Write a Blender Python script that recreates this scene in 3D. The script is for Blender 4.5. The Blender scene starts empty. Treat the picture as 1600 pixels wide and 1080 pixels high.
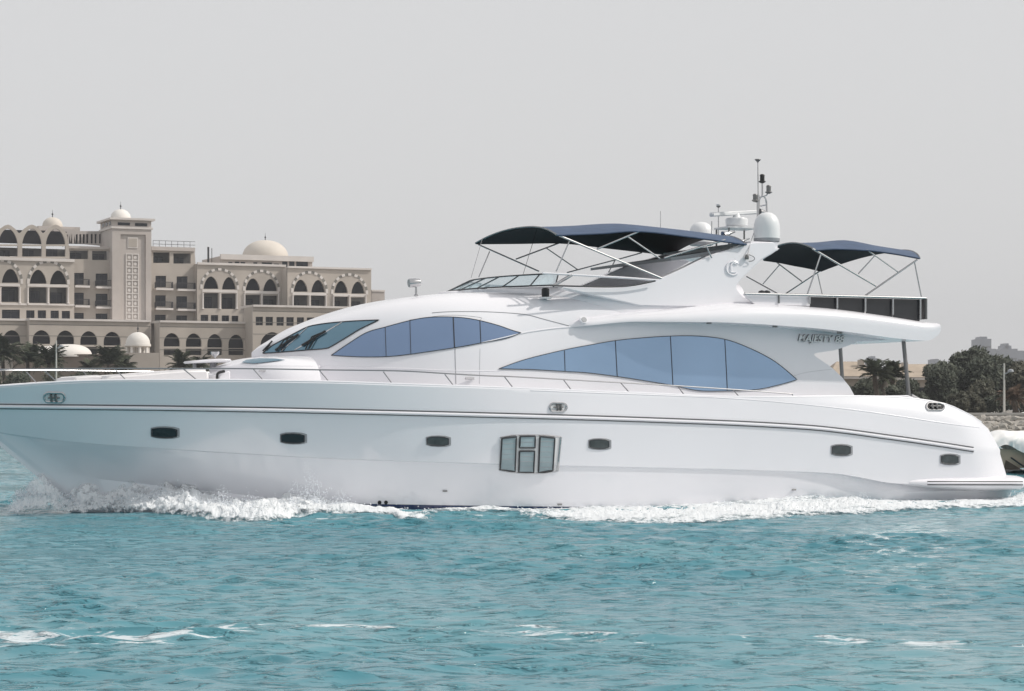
import bpy, bmesh, math, random
import numpy as np
from math import radians, sin, cos, pi, sqrt, atan2
from mathutils import Vector, Matrix, noise
from mathutils.geometry import delaunay_2d_cdt
from mathutils.bvhtree import BVHTree

# ------------------------------------------------------------------ camera, sky, sun
FOC, YH, CAMH, CAMD = 3440.0, 640.0, 2.15, 50.0      # focal length in 1600-px units, horizon row, eye height, distance
C = bpy.context.scene.collection
SC = bpy.context.scene
cam_d = bpy.data.cameras.new("camera")
cam_d.sensor_width = 36.0
cam_d.lens = 36.0 * FOC / 1600.0
cam_d.shift_y = (YH - 540.0) / 1600.0
cam_d.clip_start = 0.5
cam_d.clip_end = 20000.0
cam = bpy.data.objects.new("camera", cam_d)
cam.location = (0, -CAMD, CAMH)
cam.rotation_euler = (radians(90), 0, 0)
C.objects.link(cam)
SC.camera = cam
SUN_AZ, SUN_EL = radians(90), radians(43)            # azimuth measured from the camera side towards the right
sun_dir = Vector((sin(SUN_AZ) * cos(SUN_EL), -cos(SUN_AZ) * cos(SUN_EL), sin(SUN_EL)))
w = bpy.data.worlds.new("World")
SC.world = w
w.use_nodes = True
nt = w.node_tree
nt.nodes.clear()
sky = nt.nodes.new('ShaderNodeTexSky')
sky.sky_type = 'NISHITA'
sky.sun_disc = False
sky.sun_elevation = SUN_EL
sky.sun_rotation = math.atan2(sun_dir.x, sun_dir.y)
sky.dust_density = 6.0
sky.air_density = 1.2
b1 = nt.nodes.new('ShaderNodeBackground'); b1.inputs[1].default_value = 0.07
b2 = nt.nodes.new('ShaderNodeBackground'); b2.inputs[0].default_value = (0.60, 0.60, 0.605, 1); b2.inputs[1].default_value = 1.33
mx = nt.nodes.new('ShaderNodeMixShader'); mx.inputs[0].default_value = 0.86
out = nt.nodes.new('ShaderNodeOutputWorld')
nt.links.new(sky.outputs[0], b1.inputs[0])
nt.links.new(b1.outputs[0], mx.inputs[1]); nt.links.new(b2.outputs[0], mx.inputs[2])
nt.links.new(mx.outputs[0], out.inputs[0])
sd = bpy.data.lights.new("sun", 'SUN')
sd.energy = 3.0
sd.angle = radians(1.5)
sd.color = (1.0, 0.95, 0.88)
so = bpy.data.objects.new("sun", sd)
so.rotation_euler = sun_dir.to_track_quat('Z', 'Y').to_euler()
so.location = (30, -30, 60)
C.objects.link(so)
SC.view_settings.view_transform = 'Standard'
SC.view_settings.look = 'None'
SC.view_settings.exposure = 0.0
SC.view_settings.gamma = 1.0
SC.view_settings.use_curve_mapping = False
try:
    SC.cycles.volume_bounces = 0
    SC.cycles.max_bounces = 8
    SC.cycles.transparent_max_bounces = 16
except Exception:
    pass

# ------------------------------------------------------------------ materials
MATS = {}
def mat(name, col, rough=0.5, metal=0.0, spec=0.5, coat=0.0, var=0.0, vscale=3.0, bump=0.0, bscale=20.0, trans=0.0, alpha=1.0, obj=True):
    m = bpy.data.materials.new(name); m.use_nodes = True
    n = m.node_tree; L = n.links
    p = n.nodes['Principled BSDF']
    p.inputs['Base Color'].default_value = (*col, 1)
    p.inputs['Roughness'].default_value = rough
    p.inputs['Metallic'].default_value = metal
    p.inputs['Specular IOR Level'].default_value = spec
    p.inputs['Coat Weight'].default_value = coat
    p.inputs['Coat Roughness'].default_value = 0.06
    p.inputs['Transmission Weight'].default_value = trans
    p.inputs['Alpha'].default_value = alpha
    tc = n.nodes.new('ShaderNodeTexCoord')
    if var > 0:
        nz = n.nodes.new('ShaderNodeTexNoise'); nz.inputs['Scale'].default_value = vscale; nz.inputs['Detail'].default_value = 6
        L.new(tc.outputs['Object'], nz.inputs['Vector'])
        mr = n.nodes.new('ShaderNodeMapRange'); mr.inputs[1].default_value = 0.3; mr.inputs[2].default_value = 0.7
        mr.inputs[3].default_value = 1 - var; mr.inputs[4].default_value = 1 + var
        L.new(nz.outputs[0], mr.inputs[0])
        mm = n.nodes.new('ShaderNodeMix'); mm.data_type = 'RGBA'; mm.blend_type = 'MULTIPLY'; mm.inputs[0].default_value = 1
        mm.inputs[6].default_value = (*col, 1)
        L.new(mr.outputs[0], mm.inputs[7]); L.new(mm.outputs[2], p.inputs['Base Color'])
    if bump > 0:
        nb = n.nodes.new('ShaderNodeTexNoise'); nb.inputs['Scale'].default_value = bscale; nb.inputs['Detail'].default_value = 5
        L.new(tc.outputs['Object'], nb.inputs['Vector'])
        bp = n.nodes.new('ShaderNodeBump'); bp.inputs['Strength'].default_value = bump; bp.inputs['Distance'].default_value = 0.05
        L.new(nb.outputs[0], bp.inputs['Height']); L.new(bp.outputs[0], p.inputs['Normal'])
    MATS[name] = m
    return m

mat('gelcoat', (0.79, 0.785, 0.82), 0.22, coat=0.3, var=0.012, vscale=0.7)
mat('hull_white', (0.79, 0.79, 0.83), 0.16, spec=0.9, coat=0.8, var=0.02, vscale=0.4, bump=0.015, bscale=0.8)
def two_tone(m):
    n = m.node_tree; L = n.links; p = n.nodes['Principled BSDF']
    tc = n.nodes.new('ShaderNodeTexCoord'); sx = n.nodes.new('ShaderNodeSeparateXYZ'); L.new(tc.outputs['Object'], sx.inputs[0])
    ma = n.nodes.new('ShaderNodeMath'); ma.operation = 'MULTIPLY_ADD'; ma.inputs[1].default_value = 0.025; L.new(sx.outputs['X'], ma.inputs[0]); L.new(sx.outputs['Z'], ma.inputs[2])
    lt = n.nodes.new('ShaderNodeMath'); lt.operation = 'LESS_THAN'; lt.inputs[1].default_value = 0.06; L.new(ma.outputs[0], lt.inputs[0])
    mm = n.nodes.new('ShaderNodeMix'); mm.data_type = 'RGBA'; mm.inputs[7].default_value = (0.012, 0.02, 0.09, 1); L.new(lt.outputs[0], mm.inputs[0])
    gx_ = n.nodes.new('ShaderNodeMath'); gx_.operation = 'GREATER_THAN'; gx_.inputs[1].default_value = -4.5; L.new(sx.outputs['X'], gx_.inputs[0])
    mu = n.nodes.new('ShaderNodeMath'); mu.operation = 'MULTIPLY'; L.new(lt.outputs[0], mu.inputs[0]); L.new(gx_.outputs[0], mu.inputs[1]); L.new(mu.outputs[0], mm.inputs[0])
    old = p.inputs['Base Color'].links[0].from_socket; L.new(old, mm.inputs[6]); L.new(mm.outputs[2], p.inputs['Base Color'])
two_tone(MATS['hull_white'])
mat('navy_paint', (0.012, 0.02, 0.09), 0.35)
mat('dark_line', (0.03, 0.032, 0.038), 0.4)
mat('stripe_grey', (0.09, 0.092, 0.10), 0.4)
mat('seam_shade_line', (0.34, 0.34, 0.36), 0.5)
mat('window_glass', (0.22, 0.305, 0.46), 0.09, metal=0.72, spec=0.6, var=0.06, vscale=0.5)
mat('window_glass_pale', (0.28, 0.405, 0.575), 0.09, metal=0.72, spec=0.6, var=0.06, vscale=0.5)
mat('windshield_glass', (0.14, 0.26, 0.34), 0.06, metal=0.55, spec=0.8, coat=0.5, var=0.15, vscale=0.6)
mat('port_glass', (0.012, 0.014, 0.018), 0.08, spec=0.6)
mat('port_glass_grey', (0.06, 0.068, 0.07), 0.1, spec=0.6, var=0.3, vscale=8)
mat('blind_glass', (0.30, 0.38, 0.41), 0.15, spec=0.5, var=0.1, vscale=3)
mat('steel', (0.50, 0.50, 0.51), 0.25, metal=1.0)
mat('rail_steel', (0.30, 0.30, 0.31), 0.3, metal=1.0)
mat('dark_steel', (0.20, 0.20, 0.20), 0.35, metal=0.8)
mat('canvas_underside_shade', (0.004, 0.005, 0.010), 0.9)  # near-black colour carries the shade under the canopies
mat('canvas_navy', (0.05, 0.085, 0.155), 0.65, var=0.15, vscale=4, bump=0.2, bscale=3)
mat('black_plastic', (0.012, 0.012, 0.014), 0.4)
mat('white_plastic', (0.74, 0.75, 0.76), 0.35)
mat('grey_plastic', (0.30, 0.31, 0.33), 0.45)
mat('cushion', (0.72, 0.71, 0.72), 0.7, bump=0.1, bscale=5)
mat('rail_glass', (0.02, 0.022, 0.026), 0.08, spec=0.6)
mat('blue_towel', (0.05, 0.12, 0.35), 0.9, bump=0.4, bscale=14)
mat('stone', (0.44, 0.395, 0.35), 0.85, var=0.10, vscale=0.25, bump=0.1, bscale=2)
mat('stone_pale', (0.49, 0.445, 0.415), 0.85, var=0.07, vscale=0.3)
mat('stone_trim', (0.64, 0.60, 0.57), 0.8, var=0.06, vscale=0.5)
mat('stone_dark', (0.20, 0.19, 0.17), 0.85, var=0.1, vscale=1)
mat('dome_cream', (0.60, 0.55, 0.49), 0.7, var=0.06, vscale=0.3)
mat('dome_white', (0.72, 0.69, 0.65), 0.7, var=0.05, vscale=0.3)
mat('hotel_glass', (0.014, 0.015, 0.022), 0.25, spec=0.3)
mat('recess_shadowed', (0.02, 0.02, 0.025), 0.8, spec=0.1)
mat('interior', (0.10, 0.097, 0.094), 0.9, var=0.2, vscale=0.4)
mat('brown_wall', (0.20, 0.165, 0.135), 0.9, var=0.12, vscale=0.3)
mat('iron', (0.03, 0.03, 0.035), 0.6)
mat('roof_tile', (0.40, 0.33, 0.26), 0.85, var=0.15, vscale=0.8)
mat('villa_wall', (0.45, 0.40, 0.35), 0.85, var=0.08, vscale=0.5)
mat('bark', (0.09, 0.07, 0.055), 0.9, var=0.3, vscale=3)
mat('far_city', (0.20, 0.215, 0.25), 0.9, var=0.1, vscale=0.02)
mat('rock', (0.36, 0.335, 0.30), 0.9, var=0.25, vscale=0.8, bump=0.4, bscale=4)
mat('concrete', (0.55, 0.52, 0.48), 0.9, var=0.1, vscale=0.5)
mat('ground', (0.20, 0.18, 0.15), 0.95, var=0.2, vscale=0.1)
mat('tarp', (0.84, 0.84, 0.83), 0.55, var=0.04, vscale=1, bump=0.3, bscale=2)
mat('tan_board', (0.42, 0.34, 0.26), 0.8, var=0.15, vscale=2)

def leafmat(name, c1, c2, scale):
    m = bpy.data.materials.new(name); m.use_nodes = True
    n = m.node_tree; L = n.links; p = n.nodes['Principled BSDF']
    tc = n.nodes.new('ShaderNodeTexCoord'); nz = n.nodes.new('ShaderNodeTexNoise'); nz.inputs['Scale'].default_value = scale; nz.inputs['Detail'].default_value = 5
    cr = n.nodes.new('ShaderNodeValToRGB'); cr.color_ramp.elements[0].position = 0.35; cr.color_ramp.elements[1].position = 0.65
    cr.color_ramp.elements[0].color = (*c1, 1); cr.color_ramp.elements[1].color = (*c2, 1)
    L.new(tc.outputs['Object'], nz.inputs['Vector']); L.new(nz.outputs[0], cr.inputs[0]); L.new(cr.outputs[0], p.inputs['Base Color'])
    p.inputs['Roughness'].default_value = 0.7
    p.inputs['Specular IOR Level'].default_value = 0.2
    MATS[name] = m
leafmat('leaf_dark', (0.035, 0.045, 0.034), (0.11, 0.12, 0.09), 1.3)
leafmat('leaf_olive', (0.045, 0.05, 0.035), (0.12, 0.115, 0.085), 1.3)
leafmat('leaf_palm', (0.03, 0.04, 0.025), (0.09, 0.10, 0.065), 2.0)
leafmat('leaf_dry', (0.10, 0.07, 0.05), (0.20, 0.14, 0.10), 2.0)

# ------------------------------------------------------------------ object helpers
def link(o, parent=None):
    C.objects.link(o)
    if parent is not None: o.parent = parent
    return o
def tag(o, label, cat, group=None, kind=None):
    if label: o["label"] = label
    if cat: o["category"] = cat
    if group: o["group"] = group
    if kind: o["kind"] = kind
    return o
def thing(name, label, cat, loc=(0, 0, 0), rz=0.0, group=None):
    o = bpy.data.objects.new(name, None); o.empty_display_size = 0.3
    o.location = loc; o.rotation_euler = (0, 0, rz)
    C.objects.link(o)
    return tag(o, label, cat, group)
def mesh_obj(name, verts, faces, m, parent=None, smooth=True, sharp=35, mats=None, fm=None):
    me = bpy.data.meshes.new(name)
    me.from_pydata([tuple(v) for v in verts], [], faces)
    if mats:
        for k in mats: me.materials.append(MATS[k])
    else:
        me.materials.append(MATS[m])
    if fm is not None: me.polygons.foreach_set('material_index', fm)
    me.validate(); me.update()
    bm = bmesh.new(); bm.from_mesh(me)
    bmesh.ops.recalc_face_normals(bm, faces=bm.faces); bm.to_mesh(me); bm.free()
    if smooth:
        me.shade_smooth()
        if sharp: me.set_sharp_from_angle(angle=radians(sharp))
    return link(bpy.data.objects.new(name, me), parent)
def setkind(o, k): o["kind"] = k; return o

class MB:
    """collects primitive shapes into one mesh"""
    def __init__(s): s.v = []; s.f = []; s.m = []
    def add(s, v, f, mi=0):
        k = len(s.v); s.v += [Vector(q) for q in v]; s.f += [[i + k for i in q] for q in f]; s.m += [mi] * len(f); return s
    def box(s, a, b, mi=0):
        x0, y0, z0 = a; x1, y1, z1 = b
        return s.add([(x0, y0, z0), (x1, y0, z0), (x1, y1, z0), (x0, y1, z0), (x0, y0, z1), (x1, y0, z1), (x1, y1, z1), (x0, y1, z1)],
                     [(0, 3, 2, 1), (4, 5, 6, 7), (0, 1, 5, 4), (1, 2, 6, 5), (2, 3, 7, 6), (3, 0, 4, 7)], mi)
    def tube(s, pts, r, n=8, mi=0, r2=None):
        pts = [Vector(p) for p in pts]; N = len(pts); vs = []; fs = []
        for i, p in enumerate(pts):
            a = pts[max(i - 1, 0)]; b = pts[min(i + 1, N - 1)]
            t = (b - a).normalized() if (b - a).length > 1e-9 else Vector((0, 0, 1))
            u = t.orthogonal() if i == 0 else (u - t * u.dot(t))
            if u.length < 1e-6: u = t.orthogonal()
            u.normalize(); q = t.cross(u)
            rr = r if r2 is None else r + (r2 - r) * i / (N - 1)
            for k in range(n):
                a_ = 2 * pi * k / n
                vs.append(p + (u * cos(a_) + q * sin(a_)) * rr)
        for i in range(N - 1):
            for k in range(n):
                k2 = (k + 1) % n
                fs.append((i * n + k, i * n + k2, (i + 1) * n + k2, (i + 1) * n + k))
        fs.append(tuple(range(n))[::-1]); fs.append(tuple((N - 1) * n + k for k in range(n)))
        return s.add(vs, fs, mi)
    def lathe(s, prof, c=(0, 0, 0), n=28, mi=0, axis='z', rot=None):
        vs = []; fs = []
        for r, z in prof:
            for k in range(n):
                a = 2 * pi * k / n
                p = Vector((r * cos(a), r * sin(a), z))
                if rot is not None: p = rot @ p
                vs.append(p + Vector(c))
        for i in range(len(prof) - 1):
            for k in range(n):
                k2 = (k + 1) % n
                fs.append((i * n + k, i * n + k2, (i + 1) * n + k2, (i + 1) * n + k))
        fs.append(tuple(range(n))[::-1]); fs.append(tuple((len(prof) - 1) * n + k for k in range(n)))
        return s.add(vs, fs, mi)
    def prism(s, poly, fa, fb, mi=0):
        """poly: list of 2D; fa/fb map 2D to 3D for the two sides"""
        n = len(poly)
        return s.add([fa(p) for p in poly] + [fb(p) for p in poly],
                     [tuple(range(n)), tuple(range(n, 2 * n))[::-1]] + [(i, i + n, (i + 1) % n + n, (i + 1) % n) for i in range(n)], mi)
    def build(s, name, m, parent=None, smooth=True, sharp=35, mats=None):
        return mesh_obj(name, s.v, s.f, m, parent, smooth, sharp, mats, s.m if mats else None)

def pchip(pts):
    xs = [float(p[0]) for p in pts]; ys = [float(p[1]) for p in pts]; n = len(xs)
    d = [(ys[i + 1] - ys[i]) / (xs[i + 1] - xs[i]) for i in range(n - 1)]
    m = [0.0] * n
    if n == 2: m = [d[0], d[0]]
    else:
        m[0] = d[0]; m[-1] = d[-1]
        for i in range(1, n - 1):
            if d[i - 1] * d[i] <= 0: m[i] = 0
            else:
                h0 = xs[i] - xs[i - 1]; h1 = xs[i + 1] - xs[i]
                w1 = 2 * h1 + h0; w2 = h1 + 2 * h0
                m[i] = (w1 + w2) / (w1 / d[i - 1] + w2 / d[i])
    def f(x):
        if x <= xs[0]: return ys[0] + m[0] * (x - xs[0]) * (1 if x > xs[0] - 300 else 0)
        if x >= xs[-1]: return ys[-1] + m[-1] * (x - xs[-1])
        lo = 0
        for i in range(n - 1):
            if xs[i] <= x <= xs[i + 1]: lo = i; break
        h = xs[lo + 1] - xs[lo]; t = (x - xs[lo]) / h
        return ((2 * t ** 3 - 3 * t * t + 1) * ys[lo] + (t ** 3 - 2 * t * t + t) * h * m[lo] +
                (-2 * t ** 3 + 3 * t * t) * ys[lo + 1] + (t ** 3 - t * t) * h * m[lo + 1])
    return f
def sstep(a, b, x):
    t = min(1, max(0, (x - a) / (b - a))); return t * t * (3 - 2 * t)

class Frame:
    """a real place: origin and heading. U() turns a measured photo point into the frame's own metres on a plane local y = Y"""
    def __init__(s, ox, oy, ang):
        s.o = Vector((ox, oy, 0)); s.a = ang
        s.R = Matrix.Rotation(-ang, 3, 'Z')
        s.cam = s.R @ (Vector((0, -CAMD, CAMH)) - s.o)
    def ray(s, u, v): return s.R @ Vector(((u - 800) / FOC, 1, (YH - v) / FOC))
    def U(s, u, v, Y=0.0):
        d = s.ray(u, v)
        def P(y):
            return s.cam + d * ((y - s.cam.y) / d.y)
        if not callable(Y):
            p = P(Y); return Vector((p.x, Y, p.z))
        lo, hi = -3.8, 0.0
        for _ in range(40):
            m_ = (lo + hi) / 2; p = P(m_)
            if m_ - Y(p.x, p.z) < 0: lo = m_
            else: hi = m_
        p = P(lo); return Vector((p.x, lo, p.z))
    def Z(s, u, v, z=0.0):
        d = s.ray(u, v); t = (z - s.cam.z) / d.z; return s.cam + d * t
    def px(s, p):
        q = s.R.transposed() @ Vector(p) + s.o
        d = q.y + CAMD
        return (800 + FOC * q.x / d, YH - FOC * (q.z - CAMH) / d)
def at(u, D, z=0.0): return Vector(((u - 800) / FOC * D, D - CAMD, z))
def zat(v, D): return CAMH + (YH - v) * D / FOC
# ================================================================== THE YACHT
TH = radians(24)
B = Frame(0, 0, TH)
yacht = thing('motor_yacht', 'large white motor yacht with navy canopies and blue tinted windows cutting through turquoise water', 'yacht', (0, 0, 0), TH)
XB = B.U(-100, 606, 0).x                      # bow tip
def bfun(bmax, lead, x0, pw, aft=0.15):
    def f(x, z=0):
        d = x - x0
        if d <= 0: return 0.0
        k = 1 - (1 - min(d, lead) / lead) ** pw
        return bmax * k - aft * sstep(12, 27, d)
    return f
STEM = [(-100, 606), (-70, 633), (-33, 668), (0, 697), (30, 723), (60, 748), (110, 795), (150, 830)]
stem_f = pchip([(b_, a_) for a_, b_ in STEM])   # u as a function of v
def stem_x(v): return B.U(stem_f(v), v, 0).x
# rows: px polyline (start on the stem), half-breadth function
X_END_ARC = 0.45
rows = []
def row(name, px, bf, inset=0.0): rows.append((name, pchip(px), px[0][0], px[-1][0], bf, inset))
sheer_px = [(-100, 606), (0, 603.5), (60, 599.5), (120, 596), (200, 594.5), (340, 594.3), (500, 596.5), (640, 601), (800, 606.5), (900, 610.5), (1040, 616), (1130, 620), (1200, 620.3), (1335, 619.6), (1394, 620.5), (1444, 625.5), (1478, 632), (1514, 648), (1532, 660)]
crease_px = [(-98, 608), (0, 606), (60, 602), (200, 597), (340, 597), (500, 599), (640, 603.5), (800, 609), (900, 613), (1040, 618.2), (1120, 621.5), (1200, 627), (1311, 638), (1394, 649), (1480, 662), (1543, 670)]
rail_u = [(-72, 631), (0, 632.5), (200, 634.5), (400, 637.5), (600, 642), (800, 647), (1000, 653), (1260, 665), (1400, 682), (1480, 693.5), (1530, 701), (1562, 704)]
rail_l = [(a_, b_ + 6) for a_, b_ in rail_u]; rail_l[0] = (-65, 638)
kn_px = [(-33, 669), (0, 675.5), (50, 683), (115, 690.5), (275, 702), (400, 709.5), (500, 715), (640, 720), (780, 724.5), (870, 727), (1000, 730), (1200, 735), (1305, 740), (1344, 746), (1394, 755), (1442, 757), (1576, 758)]
ch_px = [(58, 745), (130, 747), (230, 757), (330, 768), (450, 780), (600, 791), (750, 793), (900, 793), (1100, 786), (1270, 774), (1442, 768), (1580, 766)]
bs = bfun(3.12, 13.0, XB, 2.3)
brr = bfun(3.17, 13.0, B.U(-70, 633, 0).x, 2.2)
def flare(x): return 0.055 + 0.76 * (1 - sstep(0, 14, x - XB - 0.6))
XK = B.U(-33, 669, 0).x; XC = B.U(58, 745, 0).x
def smax(a, b, k=0.12): return 0.5 * (a + b + sqrt((a - b) ** 2 + k * k))
def bk(x, z=0): return 0 if x <= XK else smax(min(0.22 * (x - XK), 1.0), brr(x) - flare(x) * 0.50 - 0.02) * min(1, (x - XK) / 0.3)
def bc(x, z=0): return 0 if x <= XC else smax(min(0.20 * (x - XC), 0.8), brr(x) - flare(x) * 1.50 - 0.12 * sstep(2, 9, x - XB)) * min(1, (x - XC) / 0.3)
row('sheer', sheer_px, lambda x, z=0: bs(x) - 0.22 * sstep(4.5, 9.5, x))
row('crease', crease_px, lambda x, z=0: bs(x) + 0.015)
row('rail_u', rail_u, brr)
row('rail_l', rail_l, lambda x, z=0: brr(x) + 0.0)
row('knuckle', kn_px, bk)
row('knuckle_b', [(a_ + 1, b_ + 1.6) for a_, b_ in kn_px], lambda x, z=0: max(0, bk(x) - 0.035 - 0.22 * sstep(5.0, 10.0, x)))
row('chine', ch_px, bc)
NC = 150
def rowpts(r, n=NC):
    name, f, u0, u1, bf, inset = r
    pts = []
    for i in range(n + 1):
        t = i / n
        t = t ** 1.25 if True else t            # denser at the bow
        u = u0 + (u1 - u0) * t
        v = f(u)
        if i == 0: p = B.U(u, v, 0.0)
        else: p = B.U(u, v, lambda x, z: -bf(x))
        pts.append(p)
    return pts
R_ = [rowpts(r) for r in rows]
# rounded quarter: the last metre turns inwards
def finish(pts):
    out_ = []
    xe = pts[-1].x
    for p in pts:
        q = p.copy(); k = (q.x - (xe - 0.95)) / 0.95
        if k > 0: q.y = q.y + 0.50 * (1 - sqrt(max(0, 1 - k * k * .98))); q.x += 0.33 * k ** 3
        out_.append(q)
    return out_
R_ = [finish(p) for p in R_]
# straight planing bottom below the chine
ch = R_[-1]
low = [Vector((p.x, p.y * 0.96, -0.35)) for p in ch]
keel = [Vector((p.x, 0, -0.95 + 0.55 * max(0, 1 - i / 30.0))) for i, p in enumerate(ch)]
low[0] = B.U(112, 797, 0.0); keel[0] = low[0].copy()
for i in range(1, 26):
    k = i / 26; low[i].z = low[0].z * (1 - k) - 0.35 * k; low[i].x = low[0].x + (low[26].x - low[0].x) * k
R_ += [low, keel]
SUBS = [2, 7, 1, 6, 1, 7, 3, 4]
def hull_mesh():
    rws = []
    for i in range(len(R_) - 1):
        for k in range(SUBS[i]):
            t = k / SUBS[i]
            rw = [a_.lerp(b_, t) for a_, b_ in zip(R_[i], R_[i + 1])]
            rws.append(rw)
    rws.append(R_[-1])
    return rws
HR = hull_mesh()
def hull_build():
    V = []; Fc = []; FM = []
    nr = len(HR); nc = len(HR[0]); chi = sum(SUBS[:6])
    for sgn in (1, -1):
        base = len(V)
        for rw in HR: V += [Vector((p.x, p.y * sgn, p.z)) for p in rw]
        for i in range(nr - 1):
            for j in range(nc - 1):
                Fc.append((base + i * nc + j, base + i * nc + j + 1, base + (i + 1) * nc + j + 1, base + (i + 1) * nc + j)); FM.append(0)
    # transom
    for i in range(nr - 1):
        a_ = i * nc + nc - 1; b_ = (i + 1) * nc + nc - 1; o_ = nr * nc
        Fc.append((a_, o_ + a_, o_ + b_, b_)); FM.append(0)
    return V, Fc, FM
V, Fc, FM = hull_build()
me = bpy.data.meshes.new('hull'); me.from_pydata([tuple(v) for v in V], [], Fc)
me.materials.append(MATS['hull_white']); me.materials.append(MATS['navy_paint']); me.polygons.foreach_set('material_index', FM)
bm = bmesh.new(); bm.from_mesh(me); bmesh.ops.remove_doubles(bm, verts=bm.verts, dist=0.002)
bmesh.ops.recalc_face_normals(bm, faces=bm.faces); bm.to_mesh(me); bm.free()
me.shade_smooth(); me.set_sharp_from_angle(angle=radians(22))
hull = link(bpy.data.objects.new('hull', me), yacht)

def bvh_of(o):
    m_ = o.data; return BVHTree.FromPolygons([v.co for v in m_.vertices], [tuple(p.vertices) for p in m_.polygons])
# deck
dk = MB(); top = R_[0]
half = [(Vector((p.x, p.y * 0.97, p.z - 0.1))) for p in top]
n_ = len(half)
dk.add(half + [Vector((p.x, -p.y, p.z)) for p in half], [(i, i + 1, n_ + i + 1, n_ + i) for i in range(n_ - 1)])
dk.build('deck', 'gelcoat', yacht)
# gunwale cap: a rounded white strip along the sheer, both sides
for sgn in (1, -1):
    MB().tube([Vector((p.x, p.y * sgn * 0.993, p.z)) for p in top], 0.028, 8).build('gunwale', 'gelcoat', yacht)
for sgn in (1, -1):
    MB().tube([Vector((p.x, (p.y + 0.006) * sgn, p.z)) for p in R_[1][95:-1]], 0.014, 8).build('crease_highlight', 'gelcoat', yacht)  # white strip added along the crease as its highlight
# rub rail: proud half-round with two dark lines
for sgn in (1, -1):
    a_ = R_[2]; b_ = R_[3]
    k1 = len(a_) - 3
    rr = MB(); rr.tube([Vector((p.x, (p.y * 0.5 + q.y * 0.5 - 0.012) * sgn, (p.z + q.z) / 2)) for p, q in zip(a_[1:k1], b_[1:k1])], 0.034, 10)
    ro = rr.build('rub_rail', 'gelcoat', yacht)
    for src, dz in ((a_, 0.012), (b_, -0.004)):
        MB().tube([Vector((p.x, (p.y - 0.008) * sgn, p.z + dz)) for p in src[1:k1]], 0.0115, 6).build('rail_stripe', 'stripe_grey', ro)

# ---------------------------------------------------------------- lofted bodies
def loft_super(name, x0, x1, n, topf, botf, bf, p=3.6, lean=0.0, m='gelcoat', nose=True, ring=44, q=None, parent=yacht, endpow=1.0, sym=False):
    """cross-sections are half super-ellipses (or full ones if sym) from z bottom to z top"""
    V = []; Fc = []; q = q or p
    for i in range(n + 1):
        t = (i / n) ** endpow; x = x0 + (x1 - x0) * t
        zt = topf(x); zb = botf(x); b_ = max(bf(x), 0.003)
        for k in range(ring + 1):
            if sym:
                a_ = 2 * pi * k / (ring + 1) - pi / 2
                cy = cos(a_); cz = sin(a_)
                y = b_ * math.copysign(abs(cy) ** (2 / p), cy); z = (zt + zb) / 2 + (zt - zb) / 2 * math.copysign(abs(cz) ** (2 / q), cz)
            else:
                a_ = pi * k / ring; cy = cos(a_); cz = sin(a_)
                zz = max(cz, 0) ** (2 / (q(x) if callable(q) else q))
                y = -b_ * math.copysign(abs(cy) ** (2 / p), cy) * (1 - lean * zz); z = zb + (zt - zb) * zz
            V.append(Vector((x, y, z)))
    w_ = ring + 1
    for i in range(n):
        for k in range(w_ if sym else ring):
            k2 = (k + 1) % w_
            Fc.append((i * w_ + k, i * w_ + k2, (i + 1) * w_ + k2, (i + 1) * w_ + k))
        if not sym: Fc.append((i * w_, (i + 1) * w_, (i + 1) * w_ + ring, i * w_ + ring))
    Fc.append(tuple(range(w_))); Fc.append(tuple(n * w_ + k for k in range(w_)))
    return mesh_obj(name, V, Fc, m, parent, True, 40)
def curve_x(px, Y):
    """photo outline -> z as a function of boat x"""
    return pchip([(p.x, p.z) for p in (B.U(u, v, Y) for u, v in px)])

# deckhouse
H_TOP = [(408, 553), (425, 540), (445, 529), (461, 519.5), (480, 510), (505, 500.5), (530, 491.5), (565, 480.5), (600, 471.5), (640, 464), (680, 459.5), (720, 457.5), (790, 457), (900, 458), (1060, 461), (1150, 466), (1200, 476), (1280, 492), (1345, 508), (1400, 522), (1440, 528)]
ht = curve_x(H_TOP, -0.9)
XH0 = B.U(404, 556, -0.5).x; XH1 = B.U(1430, 528, -2.4).x
ZD = 2.42
def bh(x):
    d = x - XH0
    return 0.001 + 2.5 * (1 - (1 - min(max(d, 0), 5.2) / 5.2) ** 2.3) + 0.06 * sstep(6, 9, d)
house = loft_super('deckhouse', XH0, XH1, 150, lambda x: ht(x), lambda x: ZD, bh, p=6.5, q=lambda x: 2.8 + 6 * sstep(XH0 + 5.0, XH0 + 8.2, x), lean=0.10, ring=72, endpow=1.3)
bvh_full = bvh_of(house)
# cut-away behind the saloon: the open cockpit
cut_px = [(1344, 533.5), (1325, 541), (1305, 547.5), (1277, 551.5), (1272, 553.5), (1274, 557), (1283, 563), (1300, 575.5), (1314, 590), (1325, 605), (1334, 624), (1336, 680), (1600, 700), (1600, 530.5), (1400, 530.8)]
cp = [B.U(u, v, -2.45) for u, v in cut_px]
cm = MB().prism(cp, lambda p: (p.x, -5, p.z), lambda p: (p.x, 5, p.z)).build('cutter', 'gelcoat', yacht)
bm_ = house.modifiers.new('cut', 'BOOLEAN'); bm_.operation = 'DIFFERENCE'; bm_.solver = 'EXACT'; bm_.object = cm
dg = bpy.context.evaluated_depsgraph_get()
nm = bpy.data.meshes.new_from_object(house.evaluated_get(dg))
house.modifiers.clear(); house.data = nm; nm.set_sharp_from_angle(angle=radians(40))
bpy.data.objects.remove(cm)
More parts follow.
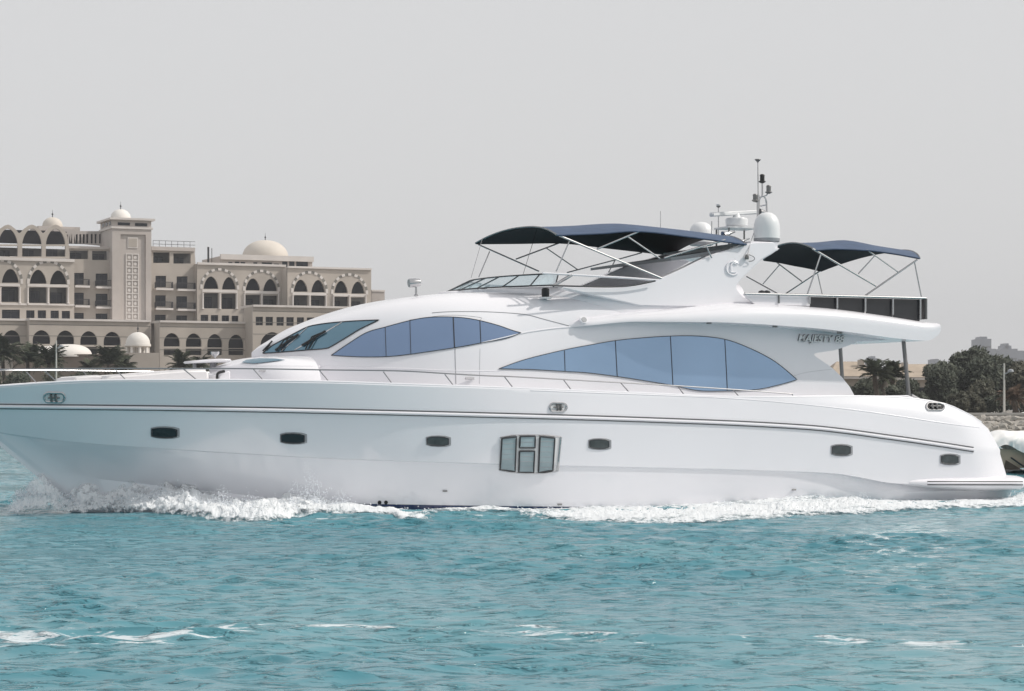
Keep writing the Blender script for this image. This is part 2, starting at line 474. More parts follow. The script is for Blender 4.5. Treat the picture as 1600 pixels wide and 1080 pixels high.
# foredeck trunk
tk = curve_x([(350, 573), (372, 568), (400, 560), (430, 556), (470, 556), (520, 560)], -0.9)
XT0 = B.U(352, 580, -1.2).x; XT1 = B.U(500, 570, -1.8).x
trunk = loft_super('foredeck_trunk', XT0, XT1, 50, lambda x: tk(x), lambda x: 2.5, lambda x: 1.95 * (1 - (1 - min(x - XT0, 2.2) / 2.2) ** 3.5), p=5, q=2.6, lean=0.08)
# flybridge coaming
fc = curve_x([(693, 457), (712, 453), (740, 450), (790, 447.5), (868, 445.5), (956, 447), (1000, 444), (1030, 439), (1060, 437)], -1.6)
XF0 = B.U(690, 457, -0.2).x; XF1 = B.U(1165, 450, -2.3).x
coam = loft_super('flybridge_coaming', XF0, XF1, 60, lambda x: fc(x) if x < B.U(1060, 437, -1.6).x else fc(B.U(1060, 437, -1.6).x), lambda x: ht(x) - 0.6, lambda x: 2.34 * (1 - (1 - min(x - XF0, 4.2) / 4.2) ** 2.4), p=6, q=5, lean=0.03)
# flybridge overhang: bulging moulding that becomes the aft roof
oT = curve_x([(850, 502), (863, 499), (900, 494.5), (950, 489.5), (1000, 484), (1060, 479.5), (1110, 475), (1165, 471), (1230, 474), (1300, 479), (1380, 489), (1440, 498.5), (1468, 503.5)], -2.85)
oB = curve_x([(850, 506), (870, 509), (895, 511), (930, 508), (1000, 502.5), (1100, 504), (1250, 512.5), (1330, 521), (1400, 530), (1440, 533), (1460, 523), (1468, 507)], -2.75)
XO0 = B.U(852, 504, -2.5).x; XO1 = B.U(1469, 505, -2.9).x
over = loft_super('flybridge_overhang', XO0, XO1, 120, oT, oB, lambda x: 2.12 + 0.30 * sstep(0, 1.2, x - XO0) + 0.61 * sstep(0.2, 4.6, x - XO0) - 0.1 * sstep(6, 10, x - XO0), p=9, q=lambda x: 2.2 + 4.5 * sstep(XO1 - 7.0, XO1 - .3, x), ring=80)

BV = {'hull': bvh_of(hull), 'house': bvh_full, 'trunk': bvh_of(trunk), 'coam': bvh_of(coam), 'over': bvh_of(over)}
def cast(u, v, keys, off=0.01):
    d = B.ray(u, v).normalized(); best = None
    for k in keys:
        loc, nor, i_, dist = BV[k].ray_cast(B.cam, d)
        if loc is not None and (best is None or dist < best[2]): best = (loc, nor, dist)
    if best is None: return None
    n_ = best[1] if best[1].dot(d) < 0 else -best[1]
    return best[0] + n_ * off
def cast_line(px, keys, off=0.01, step=6.0):
    pts = []
    for i in range(len(px) - 1):
        a_ = Vector(px[i]); b_ = Vector(px[i + 1]); k = max(1, int((b_ - a_).length / step))
        for j in range(k): pts.append(a_.lerp(b_, j / k))
    pts.append(Vector(px[-1]))
    r_ = [cast(p.x, p.y, keys, off) for p in pts]
    return [p for p in r_ if p is not None]
def smooth_px(px, n=8):
    """Catmull-Rom through open points"""
    P = [Vector(p) for p in px]; out_ = []
    for i in range(len(P) - 1):
        p0 = P[max(i - 1, 0)]; p1 = P[i]; p2 = P[i + 1]; p3 = P[min(i + 2, len(P) - 1)]
        for k in range(n):
            t = k / n
            out_.append(0.5 * ((2 * p1) + (p2 - p0) * t + (2 * p0 - 5 * p1 + 4 * p2 - p3) * t * t + (3 * p1 - p0 - 3 * p2 + p3) * t ** 3))
    out_.append(P[-1]); return [(p.x, p.y) for p in out_]
def panel(name, poly, keys, m, off=0.012, step=7.0, parent=yacht, thick=0.0):
    """a thin panel laid on a curved surface, from its outline"""
    vs = []; es = []
    for i in range(len(poly)):
        a_ = Vector(poly[i]); b_ = Vector(poly[(i + 1) % len(poly)]); k = max(1, int((b_ - a_).length / step))
        for j in range(k): vs.append(a_.lerp(b_, j / k))
    nb = len(vs); es = [(i, (i + 1) % nb) for i in range(nb)]
    def inside(x, y):
        c = False
        for i in range(nb):
            a_ = vs[i]; b_ = vs[(i + 1) % nb]
            if (a_.y > y) != (b_.y > y) and x < (b_.x - a_.x) * (y - a_.y) / (b_.y - a_.y) + a_.x: c = not c
        return c
    xs = [v.x for v in vs]; ys = [v.y for v in vs]; x = min(xs) + step * 0.5; extra = []
    while x < max(xs):
        y = min(ys) + step * 0.5
        while y < max(ys):
            if inside(x, y) and min((Vector((x, y)) - q).length for q in vs[:nb]) > step * 0.4: extra.append(Vector((x, y)))
            y += step
        x += step
    r_ = delaunay_2d_cdt(vs + extra, es, [list(range(nb))], 1, 1e-4)
    P = [cast(q.x, q.y, keys, off) for q in r_[0]]
    good = [i for i, p in enumerate(P) if p is not None]; mp = {i: k for k, i in enumerate(good)}
    Fs = [tuple(mp[i] for i in f) for f in r_[2] if all(P[i] is not None for i in f)]
    o = mesh_obj(name, [P[i] for i in good], Fs, m, parent, True, None)
    # face outwards
    if o.data.polygons:
        c = o.data.polygons[len(o.data.polygons) // 2]
        if c.normal.dot(B.cam - c.center) < 0: o.data.flip_normals()
    return o
def mirror_copy(o, parent=None):
    me2 = o.data.copy()
    for v in me2.vertices: v.co.y = -v.co.y
    me2.flip_normals()
    return link(bpy.data.objects.new(o.name.split('.')[0], me2), parent or o.parent)

# ---- side windows
W1t = smooth_px([(518, 555.5), (545, 537), (573, 520), (602, 511.5), (640, 501.5), (670, 496.5), (708, 496), (740, 499.5), (775, 508), (800, 516.5), (814, 520.5)])
W1b = smooth_px([(814, 520.5), (790, 529), (750, 536.5), (711, 543.5), (640, 554), (604, 557.5), (570, 558), (540, 557)])
W2t = smooth_px([(779, 576.5), (820, 562), (881, 547), (920, 539.5), (961, 532.5), (1000, 528.5), (1047, 525.5), (1090, 525.5), (1132, 530.5), (1170, 544), (1210, 565), (1245, 593.5)])
W2b = smooth_px([(1245, 593.5), (1215, 602), (1180, 609), (1135, 611), (1090, 610.5), (1051, 602.5), (1000, 594), (964, 588.5), (920, 583), (882, 580.5), (830, 577.5)])
def side_window(t, b, cuts, m):
    poly = t + b[1:]
    g = panel('side_window', poly, ['house'], m, 0.015, 7.0)
    fr = MB(); fr.tube(cast_line(poly + [poly[0]], ['house'], 0.017, 6), 0.008, 6)
    fr.build('window_frame', 'dark_line', g)
    for (x0, y0, x1, y1, wd) in cuts:
        MB().tube(cast_line([(x0, y0), (x1, y1)], ['house'], 0.017, 6), wd, 6).build('mullion', 'dark_line', g)
    mirror_copy(g)
    return g
side_window(W1t, W1b, [(602, 512, 603.5, 557, .008), (640.5, 502, 642, 553.5, .008), (708, 496.5, 710, 543.5, .013), (749.5, 501, 751, 536.5, .010)], 'window_glass')
side_window(W2t, W2b, [(881.5, 548, 882.5, 580, .009), (961, 533, 964, 588.5, .010), (1047, 526, 1051, 602.5, .010), (1132, 531, 1136, 610.5, .010)], 'window_glass_pale')
# ---- windshield
WS = smooth_px([(411, 551.8), (425, 541), (444, 530.5), (461, 521.3), (480, 512), (495, 508.3), (514, 505.5), (535, 503.5), (560, 501.8), (592, 500.5)]) + smooth_px([(592, 500.5), (563, 514.5), (539, 529), (518, 541.5), (508, 545), (479, 547.3), (433, 551), (411, 552.3)])[1:-1]
ws = panel('windshield', WS, ['house'], 'windshield_glass', 0.012, 5.0)
MB().tube(cast_line(WS + [WS[0]], ['house'], 0.014, 5), 0.013, 6).build('window_frame', 'dark_line', ws)
for a_, b_ in (((535, 504), (461, 547)), ((480, 513), (440, 549))):
    MB().tube(cast_line([a_, b_], ['house'], 0.016, 5), 0.014, 6).build('mullion', 'steel', ws)
mirror_copy(ws)
def wiper(lines):
    o = None
    for i, (px, r, off) in enumerate(lines):
        t_ = MB().tube(cast_line(px, ['house'], off, 8), r, 6)
        if o is None: o = t_.build('wiper', 'black_plastic', yacht)
        else: t_.build('wiper_arm', 'black_plastic', o)
wiper([([(473, 541), (510, 519)], .026, .06), ([(479, 547), (489, 528), (504, 522)], .016, .07), ([(485, 546), (496, 527)], .014, .07)])
wiper([([(432, 548), (468, 524)], .024, .06), ([(433, 550), (446, 533), (461, 527)], .016, .07), ([(441, 549), (452, 531)], .014, .07)])
wiper([([(412, 549), (427, 535)], .018, .05), ([(416, 548), (424, 540)], .012, .06)])
# ---- seams and mouldings on the house; grey lines also paint crease and shadow edges
for px, r, m in (([(675, 489), (700, 487.3), (740, 487), (775, 488), (820, 491.5), (850, 499), (890, 509.5)], .010, 'seam_shade_line'),  # shade of a slight crease, drawn as a grey line
                 ([(640, 500), (700, 492.5), (749, 496), (750, 500)], .005, 'seam_shade_line'),
                 ([(711, 545), (712.5, 600)], .008, 'seam_shade_line'), ([(749, 600), (750, 545)], .004, 'seam_shade_line'),
                 ([(1200, 607), (1235, 590), (1260, 582), (1300, 577)], .003, 'seam_shade_line')):  # shadow edge across the quarter panel, drawn grey
    MB().tube(cast_line(smooth_px(px, 4) if len(px) > 2 else px, ['house'], 0.0, 6), r, 6).build('seam_shade_line', m, yacht)
MB().tube(cast_line(smooth_px([(752, 536), (790, 527), (820, 520), (860, 514), (893, 511)], 4), ['house'], -0.004, 6), .022, 8).build('moulding', 'gelcoat', yacht)
MB().tube(cast_line(smooth_px([(400, 571.5), (500, 572.5), (620, 575.5), (700, 579), (780, 580)], 3), ['house', 'trunk'], -0.012, 6), .02, 8).build('moulding', 'gelcoat', yacht)
# ---- name lettering on the aft quarter: polished letters over a dark copy painting their shadowed tops
def lettering(nm_, m, up, off, depth, fat):
    tcu = bpy.data.curves.new('t', 'FONT'); tcu.body = 'MAJESTY 88'; tcu.shear = 0.25; tcu.offset = fat
    to = bpy.data.objects.new('tmp', tcu); C.objects.link(to); dg = bpy.context.evaluated_depsgraph_get(); dg.update()
    tm = bpy.data.meshes.new_from_object(to.evaluated_get(dg)); bpy.data.objects.remove(to)
    xs = [v.co.x for v in tm.vertices]; x0, x1 = min(xs), max(xs)
    bm = bmesh.new(); bm.from_mesh(tm)
    bmesh.ops.triangulate(bm, faces=bm.faces)
    a_ = cast(1246, 533, ['house'], 0.0); b_ = cast(1318, 537, ['house'], 0.0)
    for v in bm.verts:
        t = (v.co.x - x0) / (x1 - x0); u = 1246 + 72 * t; vv = 533.5 + 2.6 * t - v.co.y * 15.5 - up
        p = cast(u, vv, ['house'], 0.0)
        if p is None: p = a_.lerp(b_, t)
        v.co = Vector((p.x, p.y - off, p.z))
    ex = bmesh.ops.extrude_face_region(bm, geom=bm.faces[:])
    for g in ex['geom']:
        if isinstance(g, bmesh.types.BMVert): g.co.y -= depth
    bmesh.ops.recalc_face_normals(bm, faces=bm.faces); bm.to_mesh(tm); bm.free()
    tm.materials.clear(); tm.materials.append(MATS[m]); tm.name = nm_
    return link(bpy.data.objects.new(nm_, tm), yacht)
lettering('lettering_shade', 'dark_steel', 1.1, 0.0, 0.03, 0.0)
lettering('name_lettering', 'white_plastic', 0.0, 0.031, 0.03, 0.012)

# ---- hull fittings
def port(cx, cy, w_, h_, m, slope=0.02):
    sh = [(-.5, -.34), (-.3, -.46), (0, -.5), (.3, -.46), (.5, -.34), (.5, .34), (.3, .46), (0, .5), (-.3, .46), (-.5, .34)]
    poly = [(cx + a_ * w_ + 0, cy + b_ * h_ + a_ * w_ * slope) for a_, b_ in sh]
    big = [(cx + 1 + a_ * (w_ + 5), cy + b_ * (h_ + 3.4) + a_ * w_ * slope) for a_, b_ in sh]
    f = panel('porthole', big, ['hull'], 'white_plastic', 0.006, 5)
    panel('reveal', [(cx + w_ * .46, cy - h_ * .36), (cx + w_ * .5 + 3, cy - h_ * .36), (cx + w_ * .5 + 3, cy + h_ * .36), (cx + w_ * .46, cy + h_ * .36)], ['hull'], 'grey_plastic', 0.012, 4, parent=f)
    panel('pane', poly, ['hull'], m, 0.022, 5, parent=f)
    MB().tube(cast_line(poly + [poly[0]], ['hull'], 0.018, 4), 0.011, 6).build('gasket', 'dark_line', f)
    MB().tube(cast_line(big + [big[0]], ['hull'], 0.004, 4), 0.010, 6).build('rim', 'grey_plastic', f)
port(257, 676, 39, 15, 'port_glass'); port(457.5, 685, 36, 14.5, 'port_glass'); port(684, 689.5, 33, 13.5, 'port_glass_grey')
port(936, 694, 30, 14, 'port_glass_grey'); port(1314, 703.5, 28, 15, 'port_glass_grey'); port(1483.5, 718, 26, 14, 'port_glass_grey')
# master cabin window
bw = panel('cabin_window', [(781, 684), (800, 680.5), (825, 680), (855, 680.5), (876, 683), (871, 736), (850, 739.5), (820, 739.5), (795, 737.5), (779.5, 734)], ['hull'], 'white_plastic', 0.008, 6)
for poly in ([(783.5, 685), (806, 682.5), (804, 736.5), (781, 733.5)], [(812, 682), (835.5, 681.5), (835, 699.5), (811, 699.5)],
             [(811, 705), (834.5, 705), (833, 738), (810, 737.5)], [(843, 682), (866, 684.5), (863, 734.5), (840.5, 738)]):
    pn = panel('pane', poly, ['hull'], 'blind_glass', 0.034, 5, parent=bw)
    ya, yb = poly[0][1], poly[-1][1]; k_ = int((yb - ya) / 8)
    for i_ in range(1, k_):
        yy = ya + (yb - ya) * i_ / k_
        MB().tube(cast_line([(poly[0][0] + 1 + (poly[-1][0] - poly[0][0]) * i_ / k_, yy), (poly[1][0] - 1 + (poly[2][0] - poly[1][0]) * i_ / k_, yy)], ['hull'], 0.032, 4), 0.006, 6).build('blind_slat', 'grey_plastic', pn)
    MB().tube(cast_line(poly + [poly[0]], ['hull'], 0.034, 4), 0.018, 6).build('gasket', 'dark_line', bw)
MB().tube(cast_line([(876, 683), (871, 736)], ['hull'], 0.0, 4), 0.03, 8).build('rim', 'steel', bw)
MB().tube(cast_line([(781, 684), (800, 680.5), (825, 680), (855, 680.5), (876, 683)], ['hull'], 0.0, 4), 0.018, 8).build('rim', 'steel', bw)
MB().tube(cast_line([(779.5, 734), (795, 737.5), (820, 739.5), (850, 739.5), (871, 736)], ['hull'], 0.0, 4), 0.018, 8).build('rim', 'steel', bw)
# fairleads: oval openings with a cleat inside
def oval(cx, cy, w_, h_, n=20):
    pts = []
    r = h_ / 2
    for k in range(n):
        a_ = 2 * pi * k / n
        pts.append((cx + (w_ / 2 - r) * (1 if cos(a_) > 0 else -1) + r * cos(a_), cy + r * sin(a_)))
    return pts
for (cx, cy, w_, h_, mm, bars) in ((85, 621, 30, 12.5, 'white_plastic', (-5, 2)), (872, 636.5, 24, 10.5, 'white_plastic', (-2, 3)), (1461, 635.5, 26, 10, 'port_glass', (-6, 1))):
    f = panel('fairlead', oval(cx, cy, w_, h_), ['hull'], mm, 0.008, 4)
    MB().tube(cast_line(oval(cx, cy, w_ + 2, h_ + 2) + [oval(cx, cy, w_ + 2, h_ + 2)[0]], ['hull'], 0.008, 3), 0.026, 8).build('rim', 'steel', f)
    for b_ in bars:
        MB().tube(cast_line([(cx + b_, cy - h_ * .4), (cx + b_ + 1, cy + h_ * .4)], ['hull'], 0.03, 4), 0.028, 8).build('cleat', 'dark_steel', f)
    MB().tube(cast_line([(cx - w_ * .33, cy), (cx + w_ * .3, cy)], ['hull'], 0.03, 4), 0.014, 8).build('cleat', 'dark_steel', f)
for cx, cy in ((593, 785), (603, 785)):
    f = panel('exhaust', [(cx + 3 * cos(k * pi / 8), cy + 3 * sin(k * pi / 8)) for k in range(16)], ['hull'], 'black_plastic', 0.01, 2)
for cx, cy in ((695, 767), (1240, 765), (874, 788)):
    p = cast(cx, cy, ['hull'], 0.02); MB().tube([p + Vector((-.05, 0, 0)), p + Vector((.05, 0, 0))], 0.016, 8).build('drain', 'dark_steel', yacht)
# round vent in the overhang nose, courtesy lights beneath
p = cast(912, 502.5, ['over', 'house'], 0.02)
for r_, m_, o_ in ((0.09, 'gelcoat', 0.0), (0.062, 'grey_plastic', -0.012)):
    v_ = MB(); v_.lathe([(r_, -0.06), (r_, 0.02)], p + Vector((0, o_, 0.02)), 20, rot=Matrix.Rotation(radians(62), 3, 'X')); v_.build('vent', m_, yacht)
for cx, cy in ((1108, 503.6), (1211, 509), (1312, 519)):
    p = B.U(cx, cy + 1.2, -2.75); MB().lathe([(0.06, -0.02), (0.06, 0.03)], p, 14).build('courtesy_light', 'dark_steel', yacht)

# ---- swim platform
pt = curve_x([(1388, 756), (1400, 751.5), (1430, 748.5), (1480, 746.5), (1578, 744.5), (1640, 744.5)], -3.3)
pb = curve_x([(1388, 757), (1400, 757.5), (1440, 762), (1480, 766), (1560, 769), (1600, 768), (1640, 760)], -3.3)
XP0 = B.U(1389, 756, -3.1).x; XP1 = B.U(1622, 755, -3.3).x
plat = loft_super('swim_platform', XP0, XP1, 60, pt, pb, lambda x: 2.9 + 0.42 * sstep(0, 1.6, x - XP0) - 0.5 * max(0, (x - XP1 + 0.8) / 0.8) ** 3, p=12, q=2.6, sym=True)
BV['plat'] = bvh_of(plat)
for y_ in (752.5, 757.5):
    MB().tube(cast_line([(1449, y_), (1480, y_ + .2), (1598, y_ + .3)], ['plat'], 0.0, 5), 0.013, 6).build('platform_stripe', 'dark_line', plat)
MB().tube(cast_line([(1449, 755), (1480, 755.1), (1598, 755.2)], ['plat'], -0.005, 5), 0.025, 8).build('fender_strip', 'gelcoat', plat)
# moulding line (lighter) on quarter behind the rub rail

# ---- deck hand rail with leaning stanchions (port, mirrored to starboard)
def yrail(x, z=0): return -max(0.05, bs(x) - 0.12)
top_px = [(-60, 581), (0, 577.5), (90, 576.3), (200, 575.8), (300, 576), (400, 576.3), (500, 578), (620, 579.6), (700, 584), (760, 587.3), (800, 588.6), (880, 593), (970, 598), (1058, 603), (1150, 609), (1238, 615.6)]
posts = [((69, 579), (91, 598.5)), ((180, 577), (199, 596)), ((287, 577), (309, 595)), ((396, 577), (412, 595)), ((499, 578.5), (514, 596.5)), ((599, 581), (613, 600)), ((695, 585), (709, 603)), ((788, 588.5), (801.5, 606)), ((880, 593), (893, 610)), ((969, 597.5), (983, 613)), ((1058, 603), (1070, 618)), ((1145, 609), (1156, 621)), ((1238, 615.6), (1239, 621))]
rp = [B.U(u, v, yrail) for u, v in smooth_px(top_px, 6)]
far_px = [(-60, 586), (0, 583), (60, 583), (130, 584.5), (210, 586)]
for sgn in (1, -1):
    rl = MB().tube([Vector((p.x, p.y * sgn, p.z)) for p in rp], 0.014, 8).build('hand_rail', 'rail_steel', yacht)
    for a_, b_ in posts:
        pa = B.U(a_[0], a_[1], yrail); pb_ = B.U(b_[0], b_[1], yrail)
        if sgn < 0: pa.y *= -1; pb_.y *= -1
        MB().tube([pa, pb_], 0.012, 8).build('stanchion', 'rail_steel', rl)
# cleat and little step lamp on the side deck
p = cast(733, 592, ['house'], 0.05); MB().tube([p + Vector((-.1, 0, 0)), p + Vector((.1, 0, 0))], 0.025, 8).build('deck_filler', 'steel', yacht)
p = cast(411, 581, ['trunk', 'house'], 0.04); MB().tube([p + Vector((-.07, 0, 0)), p + Vector((.07, 0, 0))], 0.02, 8).build('door_handle', 'steel', yacht)

# ---- foredeck furniture
def slab_px(name, px, Y0, Y1, m, bev=0.03, parent=yacht):
    pp = [B.U(u, v, Y0) for u, v in px]
    o = MB().prism(pp, lambda p: (p.x, Y0, p.z), lambda p: (p.x, Y1, p.z)).build(name, m, parent)
    if bev:
        bm = bmesh.new(); bm.from_mesh(o.data)
        bmesh.ops.bevel(bm, geom=bm.edges[:] + bm.verts[:], offset=bev, segments=3, affect='EDGES', clamp_overlap=True)
        bm.to_mesh(o.data); bm.free(); o.data.shade_smooth(); o.data.set_sharp_from_angle(angle=radians(50))
    return o
slab_px('sunpad_headrest', [(113, 602), (116, 591), (122, 587.5), (145, 586), (158, 586), (164, 590), (167, 602)], -0.9, 0.9, 'cushion', 0.05)
slab_px('sunpad', [(160, 602), (163, 588), (180, 585), (215, 583.5), (265, 579), (290, 577), (327, 577), (328, 602)], -1.25, 1.25, 'cushion', 0.06)
slab_px('locker', [(341, 602), (342, 586), (352, 581), (360, 579), (360, 602)], -1.3, -0.2, 'gelcoat', 0.02)
tb = slab_px('boat_davit', [(300, 564), (318, 562), (345, 560.5), (362, 561), (362, 566), (330, 566.6), (300, 567.8)], -0.35, 0.35, 'gelcoat', 0.02)
for u in (304, 333): MB().tube([B.U(u, 566, 0), B.U(u, 600, 0)], 0.04 if u < 320 else 0.07, 10).build('davit_post', 'grey_plastic', tb)
p = B.U(336, 560, 0); MB().lathe([(0.015, 0), (0.02, 0.03), (0.09, 0.09), (0.10, 0.14), (0.085, 0.14), (0.01, 0.05)], p, 16).build('deck_lamp', 'steel', tb)
MB().tube([B.U(u, v, -1.35) for u, v in smooth_px([(339.5, 596), (339.5, 587), (342, 582.5), (351, 580)], 5)], 0.03, 8).build('hose', 'black_plastic', yacht)
sk = panel('skylight', [(378, 567.5), (385, 563.5), (405, 561), (430, 561.5), (446, 563.5), (420, 566.5), (398, 569)], ['trunk', 'house'], 'windshield_glass', 0.02, 4)

# ---- flybridge windscreen
gmat = mat('tinted_screen', (0.50, 0.72, 0.80), 0.03, trans=0.0, alpha=0.45, spec=0.8)
xa = B.U(868, 446, -2.25).x; zb_a = B.U(868, 445.5, -2.25).z; zt_a = B.U(880, 427.5, -2.15).z
def plan(xn, y, wy, xend): return xn + (xend - xn) * (abs(y) / wy) ** 2.3
xn = xa - 3.2
for _ in range(400):
    um = min(B.px((plan(xn, y, 2.25, xa), y, zb_a - .1))[0] for y in [k * .1 for k in range(-22, 23)])
    xn += (697 - um) * 0.008
NY = 40; wbot = []; wtop = []
for k in range(NY + 1):
    y = -2.25 + 4.5 * k / NY; f_ = (abs(y) / 2.25) ** 2
    wbot.append(Vector((plan(xn, y, 2.25, xa), y, zb_a - 0.04 * (1 - f_))))
    wtop.append(Vector((plan(xn + 0.62, y * .955, 2.15, xa + .12), y * .955, zt_a - 0.03 * (1 - f_))))
cuts_ = [0, 3, 7, 12, 17, 23, 28, 33, 37, 40]
for a_, b_ in zip(cuts_[:-1], cuts_[1:]):
    s_ = MB(); n_ = b_ - a_ + 1
    s_.add(wbot[a_:b_ + 1] + wtop[a_:b_ + 1], [(i, i + 1, n_ + i + 1, n_ + i) for i in range(n_ - 1)])
    g = s_.build('windscreen_pane', 'tinted_screen', yacht, smooth=False)
    MB().tube([wbot[a_], wtop[a_]], 0.016, 8).build('mullion', 'dark_line', g)
MB().tube([wbot[-1], wtop[-1]], 0.016, 8).build('mullion', 'dark_line', g)
MB().tube(wtop, 0.018, 8).build('windscreen_frame', 'dark_line', yacht)
MB().tube(wbot, 0.016, 8).build('windscreen_frame', 'dark_line', yacht)
for sgn in (1, -1):
    f3 = lambda p: Vector((p.x, p.y * sgn, p.z))
    ra = [B.U(u, v, -2.27) for u, v in smooth_px([(848, 427), (880, 428.5), (920, 431), (980, 434.5), (1030, 438.3)], 4)]
    MB().tube([f3(p) for p in ra], 0.026, 8).build('coaming_rail', 'gelcoat', yacht)
    MB().tube([f3(B.U(893, 430, -2.27)), f3(B.U(864, 447, -2.27))], 0.035, 8).build('screen_post', 'steel', yacht)
    rb = [B.U(u, v, -2.40) for u, v in smooth_px([(860, 446), (900, 447.4), (956, 448.3), (990, 446), (1024, 439)], 4)]
    MB().tube([f3(p) for p in rb], 0.018, 8).build('coaming_trim', 'dark_line', yacht)

# ---- arch wings and mast bridge
WP = [(1000, 478), (930, 462), (880, 450.5), (882, 447.8), (956, 449), (990, 446.5), (1008, 443)] + smooth_px([(1024, 438.5), (1045, 430), (1070, 419), (1100, 404.5), (1120, 396), (1145, 389), (1168, 381.5), (1180, 378.5), (1190, 377.5)], 3) + [(1214, 377.5), (1217, 380), (1217, 386), (1224, 387.5), (1210, 397)] + smooth_px([(1194, 406), (1180, 418), (1166, 431), (1155, 443), (1153, 450), (1158, 458), (1164, 463), (1178, 468), (1195, 472)], 3) + [(1195, 482)]
for sgn in (1, -1):
    y0, y1 = (-2.36, -2.08)
    wp = [B.U(u, v, y0) for u, v in WP]
    zb = min(p.z for p in wp)
    def lean(p, y): return (p.x, (y + 0.10 * (p.z - zb)) * sgn, p.z)
    o = MB().prism(wp, lambda p: lean(p, y0), lambda p: lean(p, y1)).build('arch_wing', 'gelcoat', yacht)
    bm = bmesh.new(); bm.from_mesh(o.data)
    ed = [e for e in bm.edges if abs(abs(e.verts[0].co.y) - abs(e.verts[1].co.y)) < 0.2]
    bmesh.ops.bevel(bm, geom=ed, offset=0.05, segments=3, affect='EDGES', clamp_overlap=True)
    bm.to_mesh(o.data); bm.free(); o.data.shade_smooth(); o.data.set_sharp_from_angle(angle=radians(50))
    if sgn == 1: wing = o
BV['wing'] = bvh_of(wing)
pa = B.U(1172, 386, -2.1); pb_ = B.U(1215, 378.5, -2.1)
br = MB().box((pa.x, -2.1, pa.z - 0.06), (pb_.x, 2.1, pb_.z)).build('arch_bridge', 'gelcoat', yacht)
pc = B.U(1050, 402, -2.1)
MB().add([(pc.x, -2.05, pc.z), (pc.x, 2.05, pc.z), (pa.x + .1, 2.05, pb_.z - .08), (pa.x + .1, -2.05, pb_.z - .08), (pc.x, -2.05, pc.z - .06), (pc.x, 2.05, pc.z - .06), (pa.x + .1, 2.05, pb_.z - .2), (pa.x + .1, -2.05, pb_.z - .2)],
         [(0, 1, 2, 3), (4, 5, 6, 7), (0, 1, 5, 4), (3, 2, 6, 7), (0, 3, 7, 4), (1, 2, 6, 5)]).build('hardtop_shade_panel', 'grey_plastic', yacht)  # grey colour stands in for the shade inside the arch
# emblem: open ring with a curl inside
em = MB()
em.tube([cast(1145 + 10.5 * cos(radians(a_)), 419.5 + 10.5 * sin(radians(a_)), ['wing'], 0.01) for a_ in range(50, 325, 10)], 0.022, 8)
em.tube([cast(u, v, ['wing'], 0.01) for u, v in smooth_px([(1150, 414), (1147, 411.5), (1143, 412.5), (1141.5, 418), (1142, 423), (1141, 425), (1145, 425.8), (1149.5, 425)], 4)], 0.02, 8)
em.build('emblem', 'gelcoat', yacht)

# ---- aft flybridge bulwark and smoked rail
pl = lambda u, v, y=-2.55: B.U(u, v, y)
slab_px('flybridge_bulwark', [(1163, 459.5), (1265, 461.5), (1265, 478), (1180, 476), (1168, 466)], -2.5, -2.42, 'gelcoat', 0)
slab_px('flybridge_bulwark', [(1163, 459.5), (1265, 461.5), (1265, 478), (1180, 476), (1168, 466)], 2.42, 2.5, 'gelcoat', 0)
MB().tube([pl(1217, 462, -2.52), pl(1217, 474, -2.52)], 0.02, 8).build('bulwark_joint', 'dark_steel', yacht)
rail_pts = [pl(1163, 459), pl(1265, 461.3), pl(1352, 463.5), pl(1447, 466)]
for sgn in (1, -1):
    f3 = lambda p: Vector((p.x, p.y * sgn, p.z))
    fr = MB().tube([f3(p) for p in rail_pts], 0.028, 8).build('flybridge_rail', 'steel', yacht)
    us = [(1265, 463, 475), (1308, 464, 482), (1352, 465, 487), (1395, 466, 492), (1438, 467, 499)]
    for u, a_, b_ in us:
        MB().tube([f3(pl(u, a_)), f3(pl(u, b_))], 0.026, 8).build('rail_post', 'steel', fr)
    for i in range(4):
        a_ = us[i]; b_ = us[i + 1]
        q = [pl(a_[0] + 1, a_[1] + 1, -2.5), pl(b_[0] - 1, b_[1] + 1, -2.5), pl(b_[0] - 1, b_[2] + 4, -2.5), pl(a_[0] + 1, a_[2] + 5, -2.5)]
        MB().prism([f3(p) for p in q], lambda p: p, lambda p: p + Vector((0, 0.012 * sgn, 0))).build('rail_glass', 'rail_glass', fr, smooth=False)
pe = [pl(1447, 467), pl(1447, 499)]
MB().tube([pe[0], pe[1]], 0.03, 8).build('rail_post', 'dark_steel', yacht)
MB().box((pe[0].x - 0.01, -2.5, pe[1].z), (pe[0].x + 0.01, 2.5, pe[0].z)).build('rail_glass', 'rail_glass', yacht, smooth=False)
q0 = pl(1390, 476, -1.2); q1 = pl(1420, 468, -1.2)
MB().box((q0.x - 1.2, -1.2, q0.z - .5), (q1.x, 1.2, q1.z)).build('aft_settee', 'cushion', yacht)
for u in (1190.5, 1198):
    MB().lathe([(0.001, -0.09), (0.075, -0.06), (0.09, 0.0), (0.075, 0.05), (0.001, 0.075)], pl(u, 458.5, -2.2), 16).build('round_headrest', 'black_plastic', yacht)
